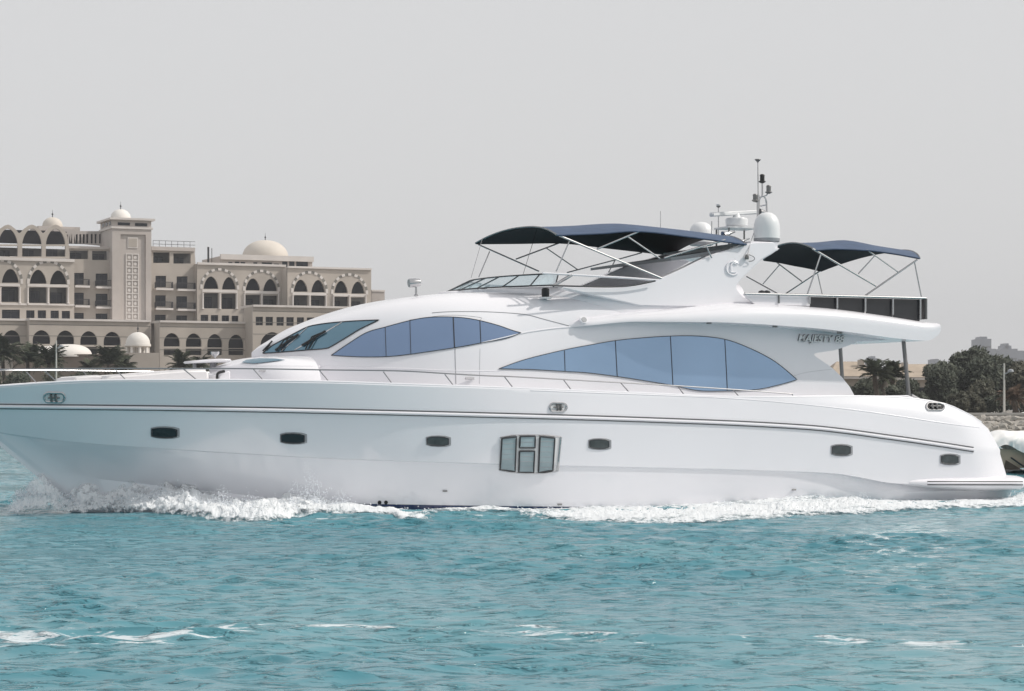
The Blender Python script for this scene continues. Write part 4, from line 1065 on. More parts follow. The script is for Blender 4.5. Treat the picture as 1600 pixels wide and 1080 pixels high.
sea_z = wave(wxx, wyy) * (1.0 + 0.55 * np.sin(wxx * 0.35 + 1.3 * np.sin(wyy * 0.22)) * np.sin(wyy * 0.31 + 0.8)) + (0.10 * np.exp(-((dq - 1.7) / 0.8) ** 2) - 0.05 * np.exp(-((dq - 3.2) / 1.0) ** 2)) * np.clip((va[:, 0] + 11) / 3, 0, 1)
qq = np.tile(np.arange(NROW + 1) / NROW, NCOL + 1)
va[:, 2] = np.maximum(va[:, 2], -0.01) * 1.0 + sea_z * (1 - 0.6 * qq) + 0.012
vs = [tuple(r_) for r_ in va]
fs = []
w_ = NROW + 1
for i in range(NCOL):
    for j in range(NROW): fs.append((i * w_ + j, (i + 1) * w_ + j, (i + 1) * w_ + j + 1, i * w_ + j + 1))
me = bpy.data.meshes.new('hull_foam'); me.from_pydata([tuple(v) for v in vs], [], fs); me.materials.append(MATS['foam']); me.shade_smooth()
a_ = me.attributes.new('cover', 'FLOAT', 'POINT'); a_.data.foreach_set('value', np.array(cov, dtype=np.float32))
fo = bpy.data.objects.new('hull_foam', me); link(fo); fo.rotation_euler = (0, 0, TH)
tag(fo, 'churning white foam along the waterline of the motor yacht', 'foam', kind='stuff')
# droplets thrown off the crest
dv = []; df = []
def drop(p, r):
    k = len(dv); a_ = random.uniform(0.6, 1.6)
    for d in ((r, 0, 0), (-r, 0, 0), (0, r, 0), (0, -r, 0), (0, 0, r * a_), (0, 0, -r * a_)): dv.append((p.x + d[0], p.y + d[1], p.z + d[2]))
    for f in ((0, 2, 4), (2, 1, 4), (1, 3, 4), (3, 0, 4), (2, 0, 5), (1, 2, 5), (3, 1, 5), (0, 3, 5)): df.append(tuple(i + k for i in f))
random.seed(11)
def col(u): return ridge[max(0, min(NCOL, int((u - 8) / (1680 - 8) * NCOL)))]
for _ in range(11000):
    u = random.choice((random.uniform(8, 320), random.uniform(8, 320), random.uniform(300, 640), random.uniform(300, 640), random.uniform(640, 1640)))
    inn, outp, H_, _u = col(u)
    q = random.betavariate(3, 2) * 0.95; xy = outp.lerp(inn, q)
    cl = 0.5 + noise.noise(Vector((xy.x * 3, xy.y * 3, 2)))
    z = H_ * (0.3 + 0.7 * q) * random.uniform(0.2, 0.9) + abs(random.gauss(0, 1)) * (0.05 + 0.16 * H_) * max(0.1, cl)
    drop(Vector((xy.x + random.gauss(0, .05), xy.y + random.gauss(0, .05), z)), random.choice((.005, .006, .008, .010, .015)))
# three taller splashes
for (u, h, lean, nn) in ((494, 0.85, -0.25, 420), (463, 0.5, -0.05, 260), (532, 0.4, 0.15, 200), (345, 0.4, 0.1, 260), (45, 0.30, -0.1, 500), (70, 0.25, 0.1, 300), (1350, 0.28, 0, 160), (1000, 0.22, 0, 120), (1130, 0.2, 0, 120), (1240, 0.2, 0, 120), (250, 0.30, 0, 300)):
    inn, outp, H_, _u = col(u)
    c0 = outp.lerp(inn, 0.72)
    for _ in range(nn):
        t = random.random() ** 1.5
        s_ = (0.16 * (1 - t) + 0.03)
        drop(Vector((c0.x + lean * t * h + random.gauss(0, s_), c0.y + random.gauss(0, s_ * .6), H_ * 0.55 + t * h)), random.uniform(.005, .016) * (1.3 - t))
me = bpy.data.meshes.new('spray'); me.from_pydata(dv, [], df); me.materials.append(MATS['droplet']); me.shade_smooth()
sp = bpy.data.objects.new('spray', me); link(sp); sp.rotation_euler = (0, 0, TH)
tag(sp, 'fine white spray droplets thrown up by the yacht bow wave', 'spray', kind='stuff')

# ================================================================== LAND
gp = [(-9000, 215), (-140, 215), (-60, 212), (0, 190), (20, 150), (28, 136.5), (9000, 136.5), (9000, 9000), (-9000, 9000)]
g_ = MB().prism(gp, lambda p: (p[0], p[1], 1.55), lambda p: (p[0], p[1], -1.5)).build('ground', 'ground', None, smooth=False); setkind(g_, 'structure')

# ================================================================== HOTEL
HT = Frame((175 - 800) / FOC * 380, 330, radians(24))
hotel = thing('hotel_building', 'long beige stone hotel with arched balconies, square tower and domes behind the bow', 'hotel', (HT.o.x, HT.o.y, 0), radians(24))
GZ = 1.55
def hp(u, v, Y): q = HT.U(u, v, Y); return (q.x, q.z)
def rect(x0, y0, x1, y1): return [(x0, y0), (x1, y0), (x1, y1), (x0, y1)]
def pointed(x0, x1, ya, ys, yb=None):
    """two-centred pointed arch"""
    c = (x0 + x1) / 2; n_ = 7; pts = []
    yb = yb or ys
    pts.append((x0, yb))
    for k in range(n_ + 1):
        t = k / n_; pts.append((x0 + (c - x0) * (1 - cos(t * pi / 2)) ** 0.85, ys + (ya - ys) * sin(t * pi / 2) ** 1.05))
    for k in range(n_ - 1, -1, -1):
        t = k / n_; pts.append((x1 - (x1 - c) * (1 - cos(t * pi / 2)) ** 0.85, ys + (ya - ys) * sin(t * pi / 2) ** 1.05))
    pts.append((x1, yb)); 
    if yb == ys: pts = pts[1:-1]
    return pts
def rounded(x0, x1, ya, yb):
    """nearly round arch with a slight point and narrow feet"""
    c = (x0 + x1) / 2; r = (x1 - x0) / 2; h = yb - ya; pts = [(x0, yb)]
    for k in range(17):
        a_ = pi - pi * k / 16; s = sin(a_)
        pts.append((c + r * 1.0 * cos(a_) * (1.0 if s > .05 else 1), yb - h * (0.28 + 0.68 * s + 0.04 * (1 - abs(cos(a_)))) ))
    pts.append((x1, yb)); return pts
def polyfill(outline, holes, Y0, Y1, px=True):
    cu = bpy.data.curves.new('w', 'CURVE'); cu.dimensions = '2D'; cu.fill_mode = 'BOTH'; cu.extrude = abs(Y1 - Y0) / 2
    for poly in [outline] + holes:
        pts = [hp(u, v, Y0) for u, v in poly] if px else poly
        s = cu.splines.new('POLY'); s.points.add(len(pts) - 1)
        for i, (a_, b_) in enumerate(pts): s.points[i].co = (a_, b_, 0, 1)
        s.use_cyclic_u = True
    o = bpy.data.objects.new('w', cu); C.objects.link(o)
    dg = bpy.context.evaluated_depsgraph_get(); dg.update()
    me = bpy.data.meshes.new_from_object(o.evaluated_get(dg)); bpy.data.objects.remove(o); bpy.data.curves.remove(cu)
    ym = (Y0 + Y1) / 2
    for v in me.vertices: v.co = Vector((v.co.x, ym + v.co.z, v.co.y))   # front face at Y0 (towards the sea)
    return me
def wall(name, outline, holes, Y, th, m, parent=hotel):
    me = polyfill(outline, holes, Y, Y + th); me.materials.clear(); me.materials.append(MATS[m])
    return link(bpy.data.objects.new(name, me), parent)
def hbox(name, u0, v0, u1, v1, Y0, Y1, m, parent=hotel, zb=None):
    a_ = HT.U(u0, v0, Y0); b_ = HT.U(u1, v1, Y0)
    return MB().box((min(a_.x, b_.x), Y0, min(a_.z, b_.z) if zb is None else zb), (max(a_.x, b_.x), Y1, max(a_.z, b_.z))).build(name, m, parent, smooth=False)
def windows(lst, Y, parent=hotel, name='window', m='hotel_glass', frame=True):
    for r_ in lst:
        a_ = HT.U(r_[0], r_[1], Y); b_ = HT.U(r_[2], r_[3], Y)
        o = MB().box((a_.x, Y, b_.z), (b_.x, Y + .06, a_.z)).build(name, m, parent, smooth=False)
        if frame:
            f = MB(); xm = (a_.x + b_.x) / 2
            for x in (a_.x + .05, xm, b_.x - .05): f.box((x - .04, Y - .05, b_.z), (x + .04, Y - .003, a_.z))
            f.box((a_.x + .094, Y - .047, a_.z - .3), (b_.x - .094, Y - .005, a_.z - .22))
            f.build('window_frame', 'iron', o, smooth=False)
def cornice(u0, v0, u1, v1, Y, m='stone_trim', d=0.35, h=0.35, name='cornice'):
    a_ = HT.U(u0, v0, Y); b_ = HT.U(u1, v1, Y)
    return MB().box((a_.x, Y - d, min(a_.z, b_.z) - h / 2 if abs(a_.z - b_.z) < .5 else b_.z - h / 2), (b_.x, Y + .1, (a_.z + b_.z) / 2 + h / 2)).build(name, m, hotel, smooth=False)
def ring_arch(cx, rx, ya, ys, Y):
    n_ = 17; tr = MB()
    a_ = HT.U(cx - rx, ys, Y); b_ = HT.U(cx + rx, ys, Y); t_ = HT.U(cx, ya, Y)
    c = (a_.x + b_.x) / 2; R = (b_.x - a_.x) / 2; Hh = t_.z - (a_.z + b_.z) / 2; zc = (a_.z + b_.z) / 2
    for k in range(n_):
        p0 = pi * k / n_; p1 = pi * (k + 1) / n_; q = []
        k_in = 0.885
        for a2, s_ in ((p0, 1), (p1, 1), (p1, k_in), (p0, k_in)): q.append((c - R * s_ * cos(a2), zc + Hh * s_ * sin(a2) ** 0.9))
        dy = 0.12 if k % 2 == 0 else 0.05
        tr.prism(q, lambda p: (p[0], Y - dy, p[1]), lambda p: (p[0], Y + 0.02, p[1]), 0 if k % 2 == 0 else 1)
    tr.build('arch_trim', None, hotel, smooth=False, mats=['stone_trim', 'stone_dark'])
def cols(us, v0, v1, Y, r=0.16):
    for u in us:
        a_ = HT.U(u, v0, Y); b_ = HT.U(u, v1, Y)
        MB().lathe([(r * 1.5, 0), (r * 1.5, .15), (r, .2), (r, a_.z - b_.z - .25), (r * 1.6, a_.z - b_.z)], b_, 10).build('column', 'stone_trim', hotel)

# --- left wing (projects in front of the middle part)
YL = -1.5
wall('facade_wall', [(-90, 405), (-90, 506), (116, 506), (116, 405)],
     [pointed(-38, -8, 421, 442), rect(-38, 448, -8, 472), pointed(3, 29.5, 420, 442), rect(2, 448, 29.5, 472), pointed(46.5, 73, 421.5, 443.5), pointed(78, 104.5, 422.5, 444.5), rect(45, 449, 73, 473.5), rect(77.5, 449.5, 104.5, 474.5),
      rect(3, 484, 31, 498), rect(41, 485, 54, 497.5), rect(59, 485, 72, 498), rect(79, 485.5, 92, 498), rect(96.5, 486, 109.5, 498.5), rect(-34, 484, -6, 498)], YL, 0.5, 'stone')
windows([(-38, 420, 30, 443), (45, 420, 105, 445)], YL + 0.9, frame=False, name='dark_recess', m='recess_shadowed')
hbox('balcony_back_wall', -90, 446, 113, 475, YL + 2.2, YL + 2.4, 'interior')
windows([(3, 453, 23, 472), (47, 455, 62, 473), (79, 457, 97, 474), (-36, 453, -18, 472)], YL + 2.1)
windows([(3, 484, 31, 498.3), (41, 485, 54, 498.3), (59, 485, 72, 498.3), (79, 485.5, 92, 498.5), (96.5, 486, 109.5, 499), (-34, 484, -6, 498)], YL + 0.3)
ring_arch(75.5, 33.5, 406.5, 444, YL); ring_arch(3, 33, 404.5, 443, YL)
cols((31, 43.5, 75.3, 106.5, 0.5), 449, 474.5, YL - 0.1)
for a_ in ((-38, 444.5, 31, 445, 44), (43, 446, 107, 446.5, 0)): cornice(a_[0], a_[1], a_[2], a_[3], YL, h=0.4, d=0.12, name='lintel')
cornice(-90, 402.5, 116, 405.5, YL, h=0.35)
cornice(43, 475, 116, 477, YL, h=0.25, d=.2); cornice(-90, 473.5, 42, 475, YL, h=0.25, d=.2)
# gabled loggia above
gab = []
for k in range(-1, 4):
    pass
ol = [(-90, 404), (-90, 366)]
for c, w0 in ((-62, 0), (-25, 0), (12.5, 0), (50, 0), (87, 0)):
    ol += [(c - 17, 363), (c - 12, 357.5), (c - 5, 352.5), (c, 351), (c + 5, 352.8), (c + 12, 358.5), (c + 17, 364.5)]
ol += [(108, 385), (108, 404)]
wall('loggia_wall', ol, [pointed(c - 15.3, c + 15.3, 357.5 - 0.2, 382) for c in (-62, -25, 12.5, 50, 87)] + [rect(c - 15.3, 384.5, c + 15.3, 401) for c in (-62, -25, 12.5, 50, 87)], YL, 0.5, 'stone')
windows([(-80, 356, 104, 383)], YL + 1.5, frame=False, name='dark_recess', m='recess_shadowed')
hbox('balcony_back_wall', -90, 384, 107, 403, YL + 2.2, YL + 2.4, 'interior')
windows([(c - 14, 391, c + 3, 401) for c in (-62, -25, 12.5, 50, 87)], YL + 2.1)
# --- middle part with hung balconies
YM = 0.0
wall('facade_wall', [(104, 386), (104, 506), (180, 506), (180, 388)], [rect(109, 391.5, 138, 405), rect(144, 392, 174, 406.5), rect(115.5, 426.5, 131, 445), rect(149.5, 427.5, 168, 446), rect(116, 457.5, 131, 476), rect(149.5, 459, 168, 477), rect(116, 489, 131, 500), rect(149.5, 490, 168, 500)], YM, 0.5, 'stone')
hbox('balcony_back_wall', 106, 389, 178, 408, YM + 2.2, YM + 2.4, 'interior')
windows([(109, 395.5, 127, 404.5), (144, 397, 163, 406)], YM + 2.1)
windows([(115.5, 426.5, 131, 445), (149.5, 427.5, 168, 446), (116, 457.5, 131, 476), (149.5, 459, 168, 477), (116, 489, 131, 500), (149.5, 490, 168, 500)], YM + 0.25)
def balcony(u0, u1, vs, Y=YM):
    a_ = HT.U(u0, vs, Y); b_ = HT.U(u1, vs, Y); z = a_.z
    o = MB().box((a_.x, Y - 1.3, z - .35), (b_.x, Y + .1, z)).build('balcony', 'stone_trim', hotel, smooth=False)
    r_ = MB(); x = a_.x + .05
    while x < b_.x: r_.box((x, Y - 1.25, z), (x + .045, Y - 1.2, z + 1.05)); x += .17
    r_.box((a_.x + .05, Y - 1.27, z + 1.0), (b_.x - .05, Y - 1.18, z + 1.1))
    for x in (a_.x + .03, b_.x - .08):
        y = Y - 1.17
        while y < Y: r_.box((x, y, z), (x + .045, y + .045, z + 1.0)); y += .17
    r_.build('railing', 'iron', o, smooth=False)
for a_ in ((115, 138, 446.5), (148, 176, 448), (115, 138, 477.5), (148, 176, 479.5)): balcony(*a_)
hbox('roof_parapet', 104, 384, 176, 390, YM - 0.3, YM + 0.3, 'stone_pale')
# set-back colonnade on the roof
YC = 6.0
wall('penthouse_wall', [(98, 361), (98, 386), (176, 386), (176, 361.5)], [rect(u, 366.5 - (u - 103) * 0.02, u + 3.0, 380.5) for u in (103, 108, 113, 118.5, 124, 129.5, 135, 142, 148, 155, 161.5, 168)], YC, 0.3, 'stone_pale')
windows([(100, 364, 174, 383)], YC + 0.8, frame=False, name='dark_recess', m='recess_shadowed')
hbox('rooftop_block', 60, 353, 125, 362, 9, 16, 'stone_pale'); hbox('rooftop_block', 84, 357, 122, 372, 7, 12, 'stone_pale')
# --- tower
YT = -2.0
a_ = HT.U(175.5, 500, YT); b_ = HT.U(237, 500, YT); tz = HT.U(178, 357, YT).z
wall('tower_front', [(175.5, 356), (175.5, 506), (236.5, 506), (236.5, 357)], [[(188.5, 366), (188.5, 503), (228, 503), (228, 367)]], YT, 0.35, 'stone_pale')
MB().box((a_.x, YT + .35, GZ), (b_.x, YT + 9, tz)).build('tower_core', 'stone_pale', hotel, smooth=False)
q0 = HT.U(178, 349.5, YT); q1 = HT.U(238, 349.5, YT)
vt_ = MB(); vt_.box((a_.x - .2, YT - .2, tz), (b_.x + .2, YT + 9.2, tz + 0.35)); vt_.build('cornice', 'stone_trim', hotel, smooth=False)
tt = HT.U(200, 344, YT).z
MB().box((a_.x + .05, YT + .1, tz + .35), (b_.x - .05, YT + 8.9, tt)).build('tower_top', 'stone_pale', hotel, smooth=False)
MB().box((a_.x - .5, YT - .5, tt), (b_.x + .5, YT + 9.5, tt + .35)).build('cornice', 'stone_trim', hotel, smooth=False)
windows([(184, 347.5, 203, 352.5), (211, 348.5, 230, 353.8)], YT + 0.04, frame=False, name='vent_opening')
for y_ in (1.2, 3.6, 6.0):
    MB().box((a_.x - .02, YT + y_, tz + .7), (a_.x + .04, YT + y_ + 1.3, tz + 1.3)).build('vent_opening', 'hotel_glass', hotel, smooth=False)
gr = MB(); g0 = HT.U(197, 397, YT + .35); g1 = HT.U(216, 500, YT + .35); nr_, ncx = 10, 2
for i in range(nr_ + 1):
    z = g0.z + (g1.z - g0.z) * i / nr_; gr.box((g0.x, YT + .2, z - .08), (g1.x, YT + .35, z + .08))
for i in range(ncx + 1):
    x = g0.x + (g1.x - g0.x) * i / ncx; gr.box((x - .08, YT + .204, g1.z - .08), (x + .08, YT + .346, g0.z + .08))
for i in range(nr_):
    for j in range(ncx):
        cx = g0.x + (g1.x - g0.x) * (j + .5) / ncx; cz = g0.z + (g1.z - g0.z) * (i + .5) / nr_
        gr.lathe([(.28, 0), (.28, .06), (.16, .06)], (cx, YT + .34, cz), 8, rot=Matrix.Rotation(radians(90), 3, 'X'))
gr.build('lattice_panel', 'stone_trim', hotel, smooth=False)
hbox('plaque', 199.5, 370.5, 215.5, 388, YT + .22, YT + .34, 'stone_trim'); hbox('plaque', 201, 372.5, 214, 386, YT + .18, YT + .22, 'stone')
def dome(u, vtop, vbase, wpx, Y, m, parent=hotel, fr=HT, name='dome', e=1.0, fin=True):
    c = fr.U(u, vbase, Y); c2 = fr.U(u, vtop, Y); dd = (fr.R.transposed() @ c + fr.o).y + CAMD
    r = wpx / 2 / FOC * dd; h = c2.z - c.z
    pr = [(r * cos(t * pi / 2) ** e, h * sin(t * pi / 2)) for t in [k / 14 for k in range(15)]]; pr[-1] = (0.02, h)
    o = MB().lathe([(r * 1.06, -.3), (r * 1.06, 0)] + pr, c, 36).build(name, m, parent)
    if fin: MB().lathe([(.12, h - .1), (.05, h + .3), (.18, h + .5), (.03, h + .8), (.03, h + 1.3)], c, 8).build('finial', 'iron', o)
    return o
dome(188.5, 327, 340.5, 31, YT + 4.5, 'dome_white')
dome(82, 339.5, 353, 31, 12, 'dome_cream')
# --- right of the tower
wall('facade_wall', [(234, 390), (234, 506), (312, 506), (304, 390.5)], [rect(239.5, 394.5, 265, 411), rect(271, 396, 298, 412), rect(243, 431, 259.5, 449), rect(276, 432, 293, 450.5), rect(242.5, 461.5, 259, 479), rect(275.5, 463, 292.5, 481), rect(242, 492, 259, 501), rect(275.5, 493, 292.5, 502)], YM, 0.5, 'stone')
hbox('balcony_back_wall', 236, 392, 303, 414, YM + 2.2, YM + 2.4, 'interior')
windows([(239.5, 401, 254, 411), (271.5, 402.5, 287, 412)], YM + 2.1)
windows([(243, 431, 259.5, 449), (276, 432, 293, 450.5), (242.5, 461.5, 259, 479), (275.5, 463, 292.5, 481), (242, 492, 259, 501), (275.5, 493, 292.5, 502)], YM + 0.25)
for a_ in ((241, 268, 450.5), (275, 303, 452), (241, 268, 481.5), (275, 303, 483)): balcony(*a_)
hbox('roof_parapet', 237, 385, 305, 393, YM - .4, YM + 8, 'stone_pale')
tr_ = MB(); a_ = HT.U(239, 386, YM - .2); b_ = HT.U(305, 386, YM - .2); x = a_.x
while x < b_.x: tr_.box((x, YM - .2, a_.z), (x + .06, YM - .14, a_.z + 1.1)); x += 1.1
for z in (.5, 1.1): tr_.box((a_.x, YM - .22, a_.z + z), (b_.x, YM - .12, a_.z + z + .07))
tr_.build('roof_railing', 'iron', hotel, smooth=False)
# --- right wing
def arch_unit(x0, xo, ya, ys, Y):
    pass
YR = -2.0
holesR = [pointed(318, 341.5, 432, 451.5), pointed(347, 369, 433, 452.5), pointed(384, 406.5, 435, 454), pointed(411.5, 433.5, 436, 455),
          rect(318, 458, 341.5, 482), rect(346, 459, 369, 483), rect(383.5, 461, 407, 477), rect(411, 462, 433.5, 477.5),
          rect(313.5, 492, 325.5, 504), rect(329.5, 492.5, 341, 504.5), rect(346.5, 493, 358, 505), rect(362, 493.5, 372.5, 505.5)]
wall('facade_wall', [(308, 412), (308, 512), (446, 512), (446, 417)], holesR, YR, 0.5, 'stone')
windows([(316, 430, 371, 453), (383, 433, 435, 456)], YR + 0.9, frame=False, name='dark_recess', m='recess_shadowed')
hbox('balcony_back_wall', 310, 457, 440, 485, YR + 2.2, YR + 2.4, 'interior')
windows([(318, 464, 331, 482), (346, 466, 363, 483), (383.5, 467, 395, 477), (411, 468, 427, 477.5)], YR + 2.1)
windows([(313.5, 492, 325.5, 504), (329.5, 492.5, 341, 504.5), (346.5, 493, 358, 505), (362, 493.5, 372.5, 505.5)], YR + 0.3)
ring_arch(343, 30.5, 419, 452, YR); ring_arch(408.5, 29, 421.5, 455, YR)
cols((317, 343.8, 370, 382, 409, 435.5), 458, 483, YR - 0.1)
cornice(308, 410.5, 446, 416, YR, h=0.3); cornice(316, 454.5, 371, 455.5, YR, h=0.45, d=.12, name='lintel'); cornice(382, 456.5, 436, 457.5, YR, h=0.45, d=.12, name='lintel')
a_ = HT.U(308, 412, YR); MB().box((a_.x, YR + .01, GZ), (a_.x + .4, YM + 5, a_.z - .02)).build('side_wall', 'stone', hotel, smooth=False)
YB = -5.2
a_ = HT.U(449, 421, YB); b_ = HT.U(580, 421, YB)
holesB = [pointed(459, 481, 437, 456), pointed(486.5, 508, 437.5, 457), pointed(522.5, 543.5, 439, 458), pointed(549, 570, 440, 459), rect(458.5, 461.5, 481, 479), rect(486, 462, 508, 480), rect(522, 464, 544, 481), rect(548.5, 465, 570, 482)]
wall('facade_wall', [(449, 417.5), (449, 512), (580, 516), (580, 421.5)], holesB, YB, 0.5, 'stone')
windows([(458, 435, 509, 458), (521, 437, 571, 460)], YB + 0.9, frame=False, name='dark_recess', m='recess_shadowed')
hbox('balcony_back_wall', 451, 460, 578, 486, YB + 2.2, YB + 2.4, 'interior')
windows([(459, 468, 468, 479), (485, 469, 499, 480), (522, 470, 531, 481), (549, 471, 563, 482)], YB + 2.1)
ring_arch(483.5, 29, 423.5, 458, YB); ring_arch(546, 29, 427, 460, YB)
cols((457.5, 483.7, 509.5, 521, 546, 571.5), 461.5, 481, YB - 0.1)
cornice(449, 417, 580, 421, YB, h=0.3); cornice(457, 459, 510, 459.6, YB, h=0.45, d=.12, name='lintel'); cornice(520, 461, 572, 462, YB, h=0.45, d=.12, name='lintel')
MB().box((a_.x, YB + .01, GZ), (a_.x + .4, YR, HT.U(449, 418, YB).z - .02)).build('side_wall', 'stone', hotel, smooth=False)
c_ = HT.U(580, 421, YB); MB().box((a_.x + .5, YB + 3, GZ), (c_.x, YB + 18, c_.z - .3)).build('wing_core', 'stone', hotel, smooth=False)
r0 = HT.U(308, 412, YR); MB().box((r0.x + .5, YR + 2.5, GZ), (a_.x, YR + 18, r0.z - .9)).build('wing_core', 'stone', hotel, smooth=False)
l0 = HT.U(-90, 404, YL); l1 = HT.U(175, 404, YL); MB().box((l0.x, YL + 2.6, GZ), (l1.x, YL + 16, HT.U(0, 400, YL).z - 1)).build('wing_core', 'stone', hotel, smooth=False)
l2 = HT.U(236, 404, YM); MB().box((l2.x, YM + 2.6, GZ), (r0.x, YM + 14, HT.U(250, 392, YM).z)).build('wing_core', 'stone', hotel, smooth=False)
hbox('annex', 580.5, 454, 601, 540, YB + 2, YB + 12, 'stone_pale'); windows([(581, 472, 590, 484)], YB + 1.9)
cornice(580.5, 453.5, 601, 455, YB + 2, h=0.25, d=.15)
# roof pavilion and great dome
hbox('roof_pavilion', 345, 400, 488, 420, 4, 16, 'stone_pale')
cornice(344, 401.5, 489, 405, 4, h=0.9, d=.5)
windows([(357, 409.5, 363, 414), (367, 409, 374, 414), (376, 409.5, 383, 414), (396, 410, 402, 414), (409, 410, 425, 417), (428, 412, 436, 417), (452, 408, 460, 417), (463, 408, 481, 417), (441, 409, 449, 417)], 3.96, frame=False)
dome(414.5, 375.5, 402.5, 72, 10, 'dome_cream', e=0.9)
MB().tube([HT.U(325.5, 413, 2), HT.U(325.5, 386, 2)], .18, 8).tube([HT.U(331, 413, 2), HT.U(331, 388, 2)], .06, 6).build('roof_flue', 'iron', hotel)
# --- podium, stepping forward to the right
def podium(u0, u1, vtop, Y, holes, base=True, step=3.0):
    wall('podium_wall', [(u0, vtop), (u0, 640), (u1, 640), (u1, vtop + (u1 - u0) * 0.018)], holes, Y, 0.5, 'stone')
    a_ = HT.U(u0, vtop, Y); b_ = HT.U(u1, vtop, Y)
    MB().box((a_.x + .5, Y + 3.0, GZ), (b_.x, Y + 3.4, a_.z - .4)).build('podium_inner_wall', 'interior', hotel, smooth=False)
    MB().box((a_.x + .01, Y + .5, GZ), (a_.x + .45, Y + step + .5, a_.z - .05)).build('side_wall', 'stone', hotel, smooth=False)
    MB().box((a_.x, Y - .35, a_.z - .1), (b_.x, Y + 8, a_.z + .25)).build('cornice', 'stone_trim', hotel, smooth=False)
    for dv in (7, 24.5, 43):
        q = HT.U(u0, vtop + dv, Y)
        MB().box((q.x, Y - .025, q.z - .1), (b_.x, Y - .003, q.z)).build('string_course', 'stone_dark', hotel, smooth=False)
HA = []
podium(-90, 44, 498.5, -5.5, [rounded(5, 32, 516, 537), rounded(-40, -12, 515, 536), rect(5, 541, 32, 556), rect(-40, 540, -12, 556)], step=4)
podium(45.5, 235, 499.5, -7.8, [rounded(a_, b_, t_, t_ + 21.5) for a_, b_, t_ in ((51, 78.5, 516), (88.5, 116, 516.5), (125.5, 152, 517.5), (162, 188.5, 518.5))] + [rect(a_, 542, b_, 556) for a_, b_ in ((51, 78), (89, 116), (126, 152), (162, 188))], step=2.3)
podium(249.5, 394, 503, -11.0, [rounded(a_, b_, t_, t_ + 21) for a_, b_, t_ in ((256, 281, 520.5), (290.5, 315, 521), (324, 347.5, 522), (357, 381, 523))] + [rect(a_, 545, b_, 555) for a_, b_ in ((256, 281), (290, 315), (324, 347), (357, 381))], step=3.2)
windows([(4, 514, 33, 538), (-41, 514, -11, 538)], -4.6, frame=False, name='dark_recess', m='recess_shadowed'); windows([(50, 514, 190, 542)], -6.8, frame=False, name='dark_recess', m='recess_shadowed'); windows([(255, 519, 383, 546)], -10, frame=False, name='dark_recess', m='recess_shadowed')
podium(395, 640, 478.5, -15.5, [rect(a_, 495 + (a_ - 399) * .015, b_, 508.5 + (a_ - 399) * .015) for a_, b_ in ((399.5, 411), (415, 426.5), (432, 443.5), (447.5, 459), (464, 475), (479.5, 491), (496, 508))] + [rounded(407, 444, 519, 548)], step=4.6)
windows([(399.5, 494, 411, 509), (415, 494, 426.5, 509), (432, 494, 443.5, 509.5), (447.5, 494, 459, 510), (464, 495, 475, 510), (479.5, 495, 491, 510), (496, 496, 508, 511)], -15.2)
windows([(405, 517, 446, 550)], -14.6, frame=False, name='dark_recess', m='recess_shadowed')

# ---- garden pavilion with a white dome, low white domes, brown wall (nearer than the hotel)
KF = Frame((215 - 800) / FOC * 330, 280, radians(10))
kio = thing('garden_pavilion', 'small round white domed pavilion on columns standing on a beige block', 'pavilion', (KF.o.x, KF.o.y, 0), radians(10))
c0 = KF.U(215, 541, 0); r = 20.0 / FOC * 330
dome(215.5, 519, 538, 38, 0, 'dome_white', parent=kio, fr=KF, name='dome_roof')
zt_, zb_ = KF.U(215, 540, 0).z, KF.U(215, 552, 0).z
MB().lathe([(r * .9, 0), (r * 1.02, .15), (r * 1.02, .35)], (c0.x, c0.y, zt_ - .25), 32).build('ring_beam', 'dome_white', kio)
for k in range(8):
    a_ = 2 * pi * k / 8 + .2
    MB().lathe([(.22, 0), (.2, .1), (.2, zt_ - zb_)], (c0.x + r * .82 * cos(a_), c0.y + r * .82 * sin(a_), zb_), 10).build('column', 'dome_white', kio)
x0_, x1_ = KF.U(202, 560, 0).x, KF.U(248, 560, 0).x
MB().box((x0_, -2.5, GZ), (x1_, 4, zb_)).build('base_block', 'stone', kio, smooth=False)
LF = Frame((110 - 800) / FOC * 340, 290, 0)
for nm_, u, vt2, vb, w2, lb in (('low_dome', 83, 540.5, 557, 64, 'shallow white dome partly hidden behind palms, left of the two'), ('low_dome', 108, 538, 555, 70, 'wide shallow white dome above the brown wall, right of the two')):
    o = dome(u, vt2, vb, w2, 3 if u < 100 else 0, 'dome_white', parent=None, fr=LF, name=nm_, fin=False, e=.8)
    o.location = (LF.o.x, LF.o.y, 0); tag(o, lb, 'dome', 'low white garden domes')
a_ = LF.U(20, 554, -3); b_ = LF.U(203, 554, -3)
bw_ = MB().box((a_.x, -3, GZ), (b_.x, 3, a_.z)).box((a_.x - .1, -3.15, a_.z - .18), (b_.x + .1, 3.1, a_.z + .05)).build('garden_wall', 'brown_wall', None, smooth=False)
bw_.location = (LF.o.x, LF.o.y, 0); tag(bw_, 'plain brown garden wall below the white domes', 'wall')

